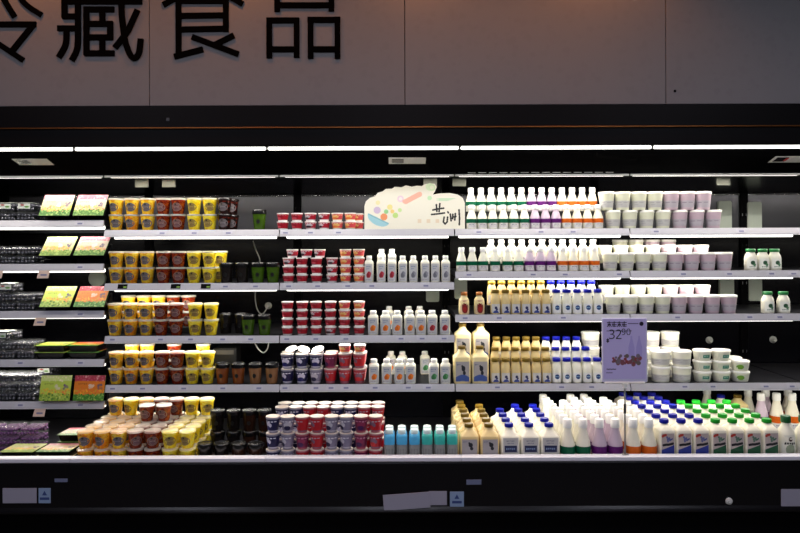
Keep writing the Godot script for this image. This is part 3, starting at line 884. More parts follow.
func case() -> void:
	var t := thing("display_case", "long black open refrigerated display case with lit canopy", "refrigerator", Vector3.ZERO)
	var w := CASE_R - CASE_L
	var cx := (CASE_L + CASE_R) / 2
	# back panels, one per bay, and slotted uprights between them
	for i in 6:
		part(t, "back_panel", box_mesh(Vector3(bay_x(i) + BAY / 2, 0.98, BACK_Z - 0.01), Vector3(BAY - 0.006, 1.18, 0.02), 0.002), M.black_panel)
		part(t, "back_panel_sheen", box_mesh(Vector3(bay_x(i) + BAY / 2, 1.712, BACK_Z - 0.01), Vector3(BAY - 0.006, 0.278, 0.02), 0.002), M.sheen_panel)  # top strip split off in paler metal to carry the lamp sheen
	for i in 7:
		var x := clampf(bay_x(i), CASE_L + 0.03, CASE_R - 0.03)
		var up := part(t, "upright", box_mesh(Vector3(x, 1.12, BACK_Z + 0.006), Vector3(0.05, 1.46, 0.014), 0.002), M.black_satin)
		for k in 24:
			for s in [-1, 1]:
				part(up, "slot", box_mesh(Vector3(x + s * 0.012, 0.62 + k * 0.048, BACK_Z + 0.0132), Vector3(0.004, 0.016, 0.001), 0.0003), M.steel if k % 9 == 4 else M.black_panel)
	part(t, "rear_shell", box_mesh(Vector3(cx, 1.16, BACK_Z - 0.07), Vector3(w, 2.0, 0.09), 0.004), M.black_satin)
	for s in [CASE_L - 0.02, CASE_R + 0.02]:
		part(t, "end_panel", box_mesh(Vector3(s, 1.08, -0.55), Vector3(0.04, 2.14, 1.08), 0.006), M.black_gloss)
	# deck and front
	part(t, "deck", box_mesh(Vector3(cx, DECK_Y - 0.0155, -0.5), Vector3(w, 0.03, 0.94), 0.002), M.shelf)
	part(t, "front_panel", sweep([[-0.035, 0.440], [0.0, 0.440], [0.004, 0.432], [0.004, 0.225], [0.012, 0.214], [0.016, 0.206], [0.012, 0.197], [-0.02, 0.186], [-0.035, 0.18]], CASE_L, CASE_R), M.black_gloss)
	part(t, "base", box_mesh(Vector3(cx, 0.1, -0.5), Vector3(w, 0.19, 0.86), 0.004), M.black_satin)
	for i in 6:
		part(t, "bumper_rail", sweep([[-0.034, 0.4405], [-0.034, 0.461], [-0.028, 0.4645], [0.002, 0.4645], [0.009, 0.460], [0.010, 0.445], [0.006, 0.4405]], bay_x(i) + 0.001, bay_x(i + 1) - 0.001), M.bumper)
	# canopy
	part(t, "canopy_front", sweep([[-0.03, 1.965], [-0.008, 1.963], [-0.002, 1.97], [-0.002, 2.048], [0.006, 2.054], [0.006, 2.156], [-0.06, 2.156], [-0.06, 1.985]], CASE_L, CASE_R), M.canopy)
	part(t, "canopy_reflection", box_mesh(Vector3(cx, 2.0515, 0.004), Vector3(w, 0.006, 0.008), 0.001), M.warm_reflection)  # added strip, coloured as the warm reflection along the canopy ledge
	part(t, "canopy_roof", box_mesh(Vector3(cx, 2.1, -0.56), Vector3(w, 0.1, 1.0), 0.004), M.black_satin)
	part(t, "air_panel", sweep([[-0.075, 1.995], [-0.075, 1.955], [-0.35, 1.872], [-0.35, 1.91]], CASE_L, CASE_R), M.matt_black)
	part(t, "inner_ceiling", sweep([[-0.395, 1.90], [-0.395, 1.872], [BACK_Z + 0.001, 1.812], [BACK_Z + 0.001, 1.86]], CASE_L, CASE_R), M.black_panel)
	for i in 6:
		var x := bay_x(i) + BAY / 2
		var tb := part(t, "canopy_tube", box_mesh(Vector3(x, 1.959, -0.05), Vector3(BAY - 0.010, 0.015, 0.016), 0.004), M.tube)
		area_light("lamp_light", tb, Vector3(x, 1.9485, -0.05), Vector2(BAY - 0.03, 0.02), Color(1.0, 0.98, 0.94), E_TUBE)
		part(t, "tube_clip", box_mesh(Vector3(bay_x(i) + BAY, 1.959, -0.05), Vector3(0.007, 0.021, 0.022), 0.002), M.black_plastic)
		part(t, "light_rail", box_mesh(Vector3(x, 1.8605, SHELF_Z + 0.004), Vector3(BAY - 0.008, 0.012, 0.008), 0.002), M.steel)
		var ls := part(t, "lamp_strip", box_mesh(Vector3(x, 1.862, SHELF_Z - 0.018), Vector3(BAY - 0.05, 0.012, 0.026), 0.003), M.lamp)
		area_light("lamp_light", ls, Vector3(x, 1.8535, SHELF_Z - 0.018), Vector2(BAY - 0.06, 0.024), Color(1.0, 0.97, 0.92), E_RAIL)
	for k in 14:   # honeycomb slots of the air curtain
		part(t, "vent_slot", box_mesh(Vector3(wx(472 + k * 10.6, -0.34), 1.8725, -0.341), Vector3(0.042, 0.003, 0.004), 0.0008), M.steel)
	# pale bracket plates by the uprights
	var zb := BACK_Z + 0.022
	for r in [[719, 201, 732, 232], [748, 202, 762, 232], [426, 287, 439, 302], [454.5, 278, 467, 299], [720, 276, 734, 297], [749, 279, 762, 301]]:
		var x0 := wx(r[0], zb)
		var x1 := wx(r[2], zb)
		var y1 := minf(wy(r[0], r[1], zb), 1.835)
		var y0 := wy(r[0], r[3], zb)
		var pl := PackedVector2Array()
		var rr := 0.012
		for c in [[x1 - rr, y1 - rr, 0], [x0 + rr, y1 - rr, 90], [x0 + rr, y0 + rr, 180], [x1 - rr, y0 + rr, 270]]:
			for a in 4: pl.append(Vector2(c[0], c[1]) + Vector2.from_angle(deg_to_rad(c[2] + a * 30.0)) * rr)
		part(t, "bracket_plate", prism(pl, zb - 0.022, zb), M.plate)
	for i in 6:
		part(t, "back_reflection", box_mesh(Vector3(bay_x(i) + BAY / 2, 1.806, BACK_Z + 0.005), Vector3(BAY - 0.054, 0.010, 0.010), 0.0045), M.reflection_line)  # added rounded strips that draw the reflected highlight atop the back
	for px in [142.0, 169.0, 430.5, 459.5, 723.5]:   # plates under the inner ceiling, on either side of the uprights
		part(t, "ceiling_plate", box_mesh(Vector3(wx(px, -0.5), 1.838, -0.5), Vector3(0.076, 0.044, 0.006), 0.002), M.plate_grey)
	var disc := PackedVector2Array()
	for a in 24: disc.append(Vector2(wx(96.5, zb), wy(96.5, 278.5, zb)) + Vector2.from_angle(a * TAU / 24) * 0.052)
	part(t, "round_cover", prism(disc, zb - 0.022, zb), M.plate)
	for p in [[710.5, 340.5], [774.5, 340], [267.5, 306]]:
		var b := part(t, "knob", loft([[0.0, 0.022, 0.022, 2], [0.006, 0.022, 0.022, 2], [0.014, 0.012, 0.012, 2], [0.03, 0.010, 0.010, 2]]), M.white)
		b.position = Vector3(wx(p[0], zb), wy(p[0], p[1], zb), BACK_Z)
		b.rotation_degrees.x = 90
	# plates and stickers on canopy and front
	var ang := atan2(0.083, 0.275)
	for p in [[33.5, 162.5, 35.0, 0], [407.5, 158.5, 37.0, 0], [790.5, 158.5, 37.0, 1]]:
		var z := -0.195
		var lb := part(t, "canopy_label", box_mesh(Vector3.ZERO, Vector3(p[2] * 0.00513, 0.0008, 0.075), 0.0002), M.white_label)
		lb.position = Vector3(wx(p[0], z), 1.955 - 0.083 * (0.12 / 0.275) - 0.0014, z)
		lb.rotation.x = -ang
		var pr := part(lb, "print", box_mesh(Vector3(-0.048, -0.0006, 0), Vector3(0.06, 0.0008, 0.05), 0.0002), M.black_plastic)
		if p[3] == 1: part(lb, "red_print", box_mesh(Vector3(-0.022, -0.0011, 0), Vector3(0.014, 0.0006, 0.036), 0.0002), M.red_print)
	part(t, "canopy_screw", box_mesh(Vector3(wx(168.5, 0.006), wy(168.5, 119.5, 0.006), 0.007), Vector3(0.016, 0.016, 0.003), 0.002), M.steel_dark)
	var zf := 0.004
	for p in [[2, 488, 36, 503, "label_holder", 0.0], [38, 488, 50, 503, "notice_sticker", 0.0], [54, 478.5, 67, 482, "name_plate", 0.0], [428, 491, 446, 505, "label_holder", 0.0], [449, 491.5, 463, 506.5, "notice_sticker", 0.0], [465.5, 479.5, 480.5, 484.5, "name_plate", 0.0], [780, 489, 824, 507, "label_holder", 0.0], [382.5, 491.5, 429, 510, "label_holder", 4.0]]:
		var m: Material = M.holder
		if p[4] == "notice_sticker": m = M.notice
		if p[4] == "name_plate": m = M.steel_plate
		var deep := 0.006 if p[5] > 0.0 else 0.003
		var lb := part(t, p[4], box_mesh(Vector3.ZERO, Vector3((p[2] - p[0]) * 0.00482, (p[3] - p[1] - (3.0 if p[5] > 0.0 else 0.0)) * 0.00482, deep), 0.0008), m)
		lb.position = Vector3(wx((p[0] + p[2]) / 2.0, zf), wy((p[0] + p[2]) / 2.0, (p[1] + p[3]) / 2.0, zf), zf + deep / 2 + (0.003 if p[5] > 0.0 else 0.0))
		lb.rotation_degrees.z = p[5]
		if p[4] == "notice_sticker":
			part(lb, "emblem", prism(PackedVector2Array([Vector2(-0.012, 0.002), Vector2(0.012, 0.002), Vector2(0, 0.024)]), 0.0016, 0.0019), M.notice_ink)
			part(lb, "print", box_mesh(Vector3(0, -0.014, 0.0017), Vector3(0.046, 0.012, 0.0004), 0.0001), M.notice_ink)
	var bt := part(t, "lock_button", loft([[0.0, 0.017, 0.017, 2], [0.005, 0.016, 0.016, 2], [0.0055, 0.008, 0.008, 2, 1], [0.009, 0.007, 0.007, 2]]), M.white_label)
	bt.position = Vector3(wx(728, zf), wy(728, 501, zf), zf)
	bt.rotation_degrees.x = 90
	# sensor cable hanging behind the juice cups
	var zc := -0.86
	var cb := thing("sensor_cable", "thin white sensor cable looping down behind the juice cups", "cable", Vector3.ZERO)
	var pts := []
	for q in [[253, 241], [256, 250], [260, 262], [257, 280], [255, 296], [257, 309], [262, 314], [267, 308]]:
		pts.append(Vector3(wx(q[0], zc), wy(q[0], q[1], zc), zc))
	part(cb, "cable", tube(pts, 0.0035), M.cable)
	var cb2 := thing("cable_loop", "white cable loop hanging under the third juice shelf", "cable", Vector3.ZERO)
	pts = []
	zc = -0.62
	for q in [[254, 342], [258, 349], [263, 352.5], [267, 349], [268.5, 342]]:
		pts.append(Vector3(wx(q[0], zc), wy(q[0], q[1], zc), zc))
	part(cb2, "cable", tube(pts, 0.0035), M.cable)

const YL := [1.572, 1.2844, 1.0005, 0.737]
const YR := [1.572, 1.3426, 1.1098, 0.737]
const Y0 := [1.6254, 1.391, 1.1378, 0.8766, 0.6503]

func shelves() -> void:
	var nth := ["top", "second", "third", "lowest"]
	var nth5 := ["top", "second", "third", "fourth", "lowest"]
	var hangs := [[], [44.5, -2], [41], [], [40]]
	for r in 5: shelf(0, Y0[r], "%s grey shelf of the salad bay" % nth5[r], [20.0, 80.0] if r > 2 else [80.0], [], hangs[r])
	var tags1 := [[], [], [112, 160, 190, 222, 250], [112, 142, 183, 222, 258]]
	for r in 4: shelf(1, YL[r], "%s grey shelf of the fruit cup bay" % nth[r], [162.0, 194.0, 228.0] if r == 0 else ([225.0, 255.0] if r == 1 else tags1[r]), [123.0, 176.0, 206.0] if r == 1 else [])
	for r in 4: shelf(2, YL[r], "%s grey shelf of the yogurt cup bay" % nth[r], [[285, 310, 338], [288, 317, 347, 371, 425], [286, 315, 345, 400, 421, 443], [284, 315, 330, 345, 374, 407, 427]][r])
	for r in 4: shelf(3, YR[r], "%s grey shelf of the small milk bottle bay" % nth[r], [[478, 540, 572], [468, 532, 564, 618], [464, 498, 562], [496, 560, 590]][r])
	for r in 4: shelf(4, YR[r], "%s grey shelf of the large yogurt bay" % nth[r], [[655, 740], [682, 728, 770, 792], [676, 748, 778], [683, 711, 764, 790]][r])
	for r in 4: shelf(5, YR[r], "%s grey shelf right of the large yogurt bay" % nth[r], [])

# ---------------------------------------------------------------- lettering and signs
func strokes(called: String, label: String, list: Array, wide := 5.6) -> void:
	var z := 0.004
	var s := (CAM_Z - z) / FOCAL
	var first: Array = list[0]
	var st := begin()
	var k := 0
	for line in list:
		var pts := PackedVector2Array()
		for q in line: pts.append(Vector2(wx(q[0], z), wy(q[0], q[1], z)))
		if pts.size() > 2:
			var c := Curve2D.new()
			for i in pts.size():
				var d := (pts[mini(i + 1, pts.size() - 1)] - pts[maxi(i - 1, 0)]) / 6.0
				c.add_point(pts[i], -d, d)
			pts = c.tessellate(3, 4)
		for poly in Geometry2D.offset_polyline(pts, wide * s / 2.0, Geometry2D.JOIN_ROUND, Geometry2D.END_BUTT):
			add_prism(st, poly, -0.012, -0.004 + k * 0.00015)
		k += 1
	var o := part(self, numbered(called), finish(st), M.letter)
	o.set_meta("label", label)
	o.set_meta("category", "sign letter")
	o.set_meta("group", "black raised characters on the sign wall")

func signs() -> void:
	M.letter = mat(Color(0.03, 0.024, 0.022), 0.75, 0.0, 0.06)
	strokes("sign_character", "black raised character \"冷\" at the start of the wall sign", [
		[[10, -28], [-6, -10], [-24, 4]], [[10, -28], [22, 0], [41, 14]], [[3, -2], [9, 8], [14, 16]], [[-20, 23.5], [35.5, 23.5]], [[33, 23.5], [12, 49.5]], [[-4, 42], [22.5, 59.5]],
		[[-46, -18], [-34, -4]], [[-48, 54], [-38, 36], [-30, 14]]])
	strokes("sign_character", "black dense raised character \"藏\" between \"冷\" and \"食\"", [
		[[56, -17], [142, -17]], [[84, -28], [84, -7]], [[114, -28], [114, -7]], [[64, -2], [64, 17]], [[62, 15.5], [75, 15.5]], [[77.5, 0], [77.5, 38], [76, 50], [71, 60]], [[57, 27.5], [75, 27.5]], [[66, 29], [65, 44], [58, 57]],
		[[86, 6], [86, 54.5]], [[84, 8.5], [114, 8.5]], [[84, 52.5], [114, 52.5]], [[87, 23], [112.5, 23]], [[87, 36.5], [112.5, 36.5]], [[110, 21], [110, 38.5]], [[102, 9], [102, 22]], [[102, 38], [102, 51]],
		[[62, 0.5], [142, 0.5]], [[121, -12], [121.5, 14], [124, 36], [128, 50], [133, 57.5], [138.5, 53], [140.5, 38]], [[137.5, 9], [128, 30], [114.5, 47.5]], [[130, -12], [137, -5]]])
	strokes("sign_character", "black raised character \"食\" between \"藏\" and \"品\"", [
		[[203, -30], [186, -10], [163, 4]], [[203, -30], [222, -10], [243, 3]], [[178.5, -6], [178.5, 57]], [[177, 0], [229, 0]], [[180, 15], [226, 14.3]], [[180, 28.7], [228, 27.7]], [[226, 0], [226, 31]], [[174, 56], [203, 48.5]], [[192, 36], [238.5, 53.5]], [[234, 34.5], [214, 44.5]], [[202, -18], [205, -4]]])
	strokes("sign_character", "black raised character \"品\" at the end of the wall sign", [
		[[277.5, -28], [277.5, 11]], [[332, -28], [332, 10.5]], [[275, -25], [335, -25]], [[275, 4.3], [335, 4.3]],
		[[269.5, 17], [269.5, 57.5]], [[297, 17], [297, 57]], [[267, 19.5], [299.5, 19.5]], [[269, 48.5], [298, 48.5]],
		[[311, 17], [311, 58]], [[338, 16], [338, 58]], [[308, 19], [341, 19]], [[310, 48.5], [339, 48.5]]])
	# shelf-top board
	var zb := SHELF_Z - 0.004
	var outline := [[364.5, 230], [364.5, 207], [366, 202], [370, 198.5], [375, 197], [378, 193.5], [383, 192], [386, 189.5], [392, 189.5], [395, 187.5], [402, 188], [406, 186], [412, 187.5], [417, 186.5], [422, 187], [425, 185], [430, 184], [435, 184.7], [437, 188], [435, 192.5], [433, 195.5], [440, 194.3], [450, 194], [458, 195.5], [463, 199], [465, 204], [465, 230]]
	var poly := PackedVector2Array()
	for q in outline: poly.append(Vector2(wx(q[0], zb), 1.572 + (230.0 - q[1]) * (CAM_Z - zb) / FOCAL))
	var i := paper(404, 184, Color(0.95, 0.93, 0.86))
	var r := RandomNumberGenerator.new()
	r.seed = 5
	for k in 36:
		i.fill_rect(Rect2i(290 + k % 6 * 3, 60 + k / 3, 70 - k, 1), Color(0.80, 0.89, 0.76))
	dot(i, 262, 14, 16, Color(0.86, 0.93, 0.78))
	for p in [[51, 107, 14, Color(0.82, 0.74, 0.84)], [54, 77, 9, Color(0.94, 0.90, 0.68)], [102, 95, 11, Color(0.94, 0.89, 0.58)], [87, 113, 9, Color(0.60, 0.82, 0.56)], [124, 128, 11, Color(0.76, 0.88, 0.52)], [142, 107, 8, Color(0.80, 0.90, 0.62)], [112, 112, 8, Color(0.95, 0.82, 0.5)], [78, 134, 14, Color(0.94, 0.60, 0.40)], [145, 62, 13, Color(0.93, 0.82, 0.87)], [145, 62, 7, Color(0.97, 0.92, 0.90)], [160, 72, 8, Color(0.95, 0.74, 0.66)], [262, 59, 9, Color(0.78, 0.90, 0.72)], [271, 17, 14, Color(0.84, 0.92, 0.76)], [271, 17, 8, Color(0.93, 0.94, 0.84)]]:
		dot(i, p[0], p[1], p[2], p[3])
	ink(i, [[166, 73], [196, 57], [222, 44]], 20, Color(0.95, 0.72, 0.63))
	for y in range(110, 184):   # the bowl
		for x in range(2, 120):
			var d := Vector2(x - 56.0, y - 141.0).rotated(-0.45)
			if d.y > -2.0 and pow(d.x / 46.0, 2.0) + pow(d.y / 27.0, 2.0) < 1.0:
				i.set_pixel(x, y, Color(0.52, 0.74, 0.79) if d.y < 3.0 else Color(0.64, 0.82, 0.86))
	for k in 3: i.fill_rect(Rect2i(214 + k * 36, 144, 15, 15), Color(0.92, 0.85, 0.74))
	var black := Color(0.10, 0.10, 0.09)
	for s in [[[289, 86], [291, 112]], [[303, 82], [300, 113]], [[275, 107], [300, 102], [318, 100]], [[270, 125], [292, 123], [321, 119]],
		[[320, 136], [317, 155], [324, 163], [332, 155], [334, 136]], [[335, 115], [337, 118]], [[345, 124], [348, 150]], [[355, 125], [354, 142]], [[365, 122], [363, 147]], [[354, 136], [367, 133]], [[380, 107], [382, 140], [381, 166]]]:
		ink(i, s, 6.5, black)
	var tp := thing("display_board", "cream cutout board with a food bowl picture and black brush lettering", "sign", Vector3.ZERO)
	part(tp, "board", prism(poly, zb - 0.006, zb), tmat(i, 0.5))
	part(tp, "foot", box_mesh(Vector3(wx(415, zb), 1.573, zb - 0.028), Vector3(0.4, 0.002, 0.045), 0.0005), M.white)
	# price sign on a pole
	var zp := -0.018
	var ps := (CAM_Z - zp) / FOCAL
	var cx := wx(624.3, zp)
	var pi_ := paper(160, 228, Color(0.75, 0.71, 0.90))
	var dk := Color(0.12, 0.09, 0.18)
	for k in 4:
		var x := 14 + k * 19
		ink(pi_, [[x, 12], [x + 15, 12]], 3, dk); ink(pi_, [[x + 7, 9], [x + 7, 27]], 3, dk)
		if k % 2 == 0:
			ink(pi_, [[x + 2, 18], [x + 13, 18]], 3, dk); ink(pi_, [[x + 6, 19], [x, 27]], 3, dk); ink(pi_, [[x + 9, 19], [x + 15, 27]], 3, dk)
		else:
			ink(pi_, [[x, 20], [x + 15, 20]], 3, dk); ink(pi_, [[x + 2, 26], [x + 14, 26]], 3, dk); ink(pi_, [[x + 2, 16], [x + 2, 27]], 2, dk)
	for k in 5: ink(pi_, [[93 + k * 8, 16], [98 + k * 8, 16]], 3, Color(0.30, 0.27, 0.42))
	dot(pi_, 143, 17, 8, dk)
	for k in 16: ink(pi_, [[12 + k * 6, 44], [15 + k * 6, 44]], 2.5, Color(0.26, 0.23, 0.38))
	ink(pi_, [[12, 78], [19, 78]], 4, dk); ink(pi_, [[12, 84], [19, 84]], 4, dk); ink(pi_, [[15, 74], [15, 88]], 3, dk)
	var bt := Color(0.67, 0.63, 0.86)
	for x in [105, 134]:
		for y in range(64, 150): ink(pi_, [[x - clampf((y - 64) * 0.25, 3, 11), y], [x + clampf((y - 64) * 0.25, 3, 11), y]], 1.5, bt)
	for k in 46:
		var p := Vector2(34 + r.randf() * 104, 138 + r.randf() * 34)
		dot(pi_, p.x, p.y, 4 + r.randf() * 5, [Color(0.55, 0.24, 0.25), Color(0.42, 0.38, 0.36), Color(0.50, 0.30, 0.33), Color(0.46, 0.42, 0.46)][r.randi() % 4])
	for k in 6: ink(pi_, [[12 + k * 6, 190 + (k % 2)], [15 + k * 6, 190]], 3, dk)
	for k in 6: ink(pi_, [[10 + k * 4, 204], [12 + k * 4, 204]], 2, Color(0.28, 0.25, 0.4))
	var sg := thing("price_sign", "purple price poster on a pole standing before the milk bottles", "sign", Vector3(cx, 0.4647, zp))
	var yb := wy(624.3, 380.5, zp) - 0.4647
	var yt := wy(624.3, 318, zp) - 0.4647
	var hw := 22.6 * ps
	part(sg, "holder_frame", box_mesh(Vector3(0, (yb + yt) / 2 - 0.004, -0.003), Vector3(hw * 2, yt - yb + 0.008, 0.006), 0.002), M.holder_frame)
	var hp := part(sg, "poster", prism(PackedVector2Array([Vector2(-hw + 0.007, yb + 0.008), Vector2(hw - 0.007, yb + 0.008), Vector2(hw - 0.007, yt - 0.006), Vector2(-hw + 0.007, yt - 0.006)]), 0.0004, 0.0012), tmat(pi_, 0.35))
	var f := SystemFont.new()
	f.font_names = PackedStringArray(["Droid Sans"])
	for q in [["32", 0.044, -0.5, 0.36], ["90", 0.030, 0.0, 0.62]]:
		var tm := TextMesh.new()
		tm.text = q[0]
		tm.font = f
		tm.font_size = 32
		tm.pixel_size = q[1] / 23.0
		tm.depth = 0.0006
		tm.horizontal_alignment = HORIZONTAL_ALIGNMENT_LEFT
		var o := part(hp, "numeral", tm, M.numeral)
		o.position = Vector3(-hw * 0.72 if q[0] == "32" else -hw * 0.16, yb + (yt - yb) * (0.735 if q[0] == "32" else 0.775), 0.0016)
	part(sg, "holder_foot", box_mesh(Vector3(0, yb - 0.010, -0.002), Vector3(hw * 1.8, 0.010, 0.014), 0.004), M.white)
	part(sg, "clamp", loft([[yb - 0.036, 0.010, 0.010, 2], [yb - 0.014, 0.013, 0.013, 3]]), M.white)
	part(sg, "pole", loft([[0.002, 0.0042, 0.0042, 2], [yb - 0.03, 0.0042, 0.0042, 2]], 12), M.steel)
	part(sg, "pole_joint", loft([[0.20, 0.0062, 0.0062, 2], [0.245, 0.0062, 0.0062, 2]], 12), M.steel_dark)
	part(sg, "foot", box_mesh(Vector3(0, 0.0025, 0.002), Vector3(0.03, 0.004, 0.022), 0.001), M.steel)

# ---------------------------------------------------------------- filling the shelves
func fill_salads() -> void:
	var stick := paper(48, 48, Color(0.82, 0.84, 0.80))
	dot(stick, 16, 12, 8, Color(0.60, 0.16, 0.14))
	dot(stick, 34, 30, 9, Color(0.35, 0.55, 0.20))
	bars(stick, 6, 24, 24, 5, 4, Color(0.3, 0.3, 0.32))
	var sm := tmat(stick)
	p_punnet("punnet", "clear punnet of dark blueberries", M.berry, sm, false)
	p_punnet("punnet_s", "clear punnet of dark blueberries with white sticker", M.berry, sm, true)
	p_punnet("punnet_c", "clear punnet of shredded purple cabbage", M.cabbage, sm, false)
	p_sleeve("box_white", "black salad box with white and green sleeve", sleeve_print(Color(0.66, 0.40, 0.45), Color(0.72, 0.66, 0.52), Color(0.28, 0.46, 0.18), 21))
	p_sleeve("box_pink", "black salad box with pink and white sleeve", sleeve_print(Color(0.68, 0.30, 0.38), Color(0.73, 0.66, 0.58), Color(0.30, 0.47, 0.18), 22))
	p_sleeve("box_lemon", "black salad box with pale lemon sleeve", sleeve_print(Color(0.62, 0.68, 0.40), Color(0.70, 0.70, 0.52), Color(0.48, 0.58, 0.24), 25))
	p_sleeve("box_lime", "black salad box with lime green sleeve", sleeve_print(Color(0.74, 0.79, 0.48), Color(0.66, 0.73, 0.28), Color(0.52, 0.62, 0.22), 23))
	p_sleeve("box_orange", "black salad box with orange and red sleeve", sleeve_print(Color(0.60, 0.16, 0.24), Color(0.78, 0.42, 0.08), Color(0.22, 0.45, 0.12), 24))
	var nth := ["top", "second", "third", "fourth", "lowest"]
	var zf := SHELF_Z - 0.068
	# punnets: columns of the stacks, tiers per shelf
	var tiers := [2, 2, 2, 2, 3]
	for r in 5:
		for c in 3:
			for k in tiers[r]:
				var top: bool = k == tiers[r] - 1
				var key := "punnet"
				if r == 0 and top: key = "punnet_s"
				put(key, Vector3(wx(-8.0 + c * 19.5, zf), Y0[r] + k * 0.0497, zf), "on the %s salad shelf" % nth[r], rng.randf_range(-2, 2))
	put("punnet_s", Vector3(wx(10, zf - 0.01), Y0[2] + 2 * 0.0497, zf - 0.01), "atop the third salad shelf", 8)
	put("punnet_s", Vector3(wx(8, zf - 0.01), Y0[3] + 2 * 0.0497, zf - 0.01), "atop the fourth salad shelf", -6)
	put("punnet_s", Vector3(wx(48, zf - 0.2), Y0[4] + 2 * 0.0497, zf - 0.2), "behind the lowest sleeved boxes", 5)
	for k in 2: put("punnet", Vector3(wx(48, zf - 0.2), Y0[4] + k * 0.0497, zf - 0.2), "behind the lowest sleeved boxes", 5)
	# sleeved boxes leaning back on black wedges
	var sets := [["box_white", "box_pink", 60.0, 0.006], ["box_lemon", "box_pink", 49.0, 0.022], ["box_lime", "box_orange", 52.0, 0.001], ["", "", 0.0, 0.0], ["box_lime", "box_orange", 76.0, 0.001]]
	for r in 5:
		if r == 3: continue
		var a: float = deg_to_rad(sets[r][2])
		for c in 2:
			var xc := wx([58.5, 92.0][c], SHELF_Z - 0.02)
			# box frame: its lower front edge touches the shelf at z = SHELF_Z - 0.012
			var lift: float = sets[r][3]
			var edge := Vector3(xc, Y0[r] + lift, SHELF_Z - 0.004)
			var d := 0.068
			var at := edge + Vector3(0, sin(a) * d, -cos(a) * d)
			put(sets[r][c], at, "leaning on the %s salad shelf" % nth[r], 0, sets[r][2])
			var run := 0.118 * cos(a)
			var wedge := thing("display_wedge", "black wedge stand holding up a leaning salad box", "display stand", Vector3(xc, Y0[r], SHELF_Z - 0.004), "wedges under the leaning salad boxes")
			part(wedge, "wedge", sweep([[-0.001, 0.0], [-0.001, lift - 0.0004], [-0.016, lift - 0.0004], [-0.014 - run, lift + run * tan(a) - 0.004], [-0.022 - run, lift + run * tan(a) - 0.004], [-0.022 - run, 0.0]], -0.075, 0.075), M.black_satin)
	for c in 2:
		for k in 2:
			put(["box_lime", "box_orange"][c], Vector3(wx([56.0, 88.0][c], SHELF_Z - 0.08), Y0[3] + k * 0.0375, SHELF_Z - 0.076), "lying flat on the fourth salad shelf", 0)
	# deck: cabbage punnets and flat boxes
	for c in 3:
		for k in 3:
			put("punnet_c", Vector3(wx(-8.0 + c * 21.0, -0.30), DECK_Y + 0.0 + k * 0.0497, -0.30), "stacked on the deck below the salads", rng.randf_range(-2, 2))
	for c in 2:
		for k in 2:
			put(["box_lemon", "box_white"][c], Vector3(wx([22.0, 57.5][c], -0.12), DECK_Y + k * 0.0375, -0.13), "lying flat on the deck", 0)
	for k in 3: put("box_pink", Vector3(wx(78, -0.28), DECK_Y + k * 0.0375, -0.285), "stacked behind the fruit cups", 0)

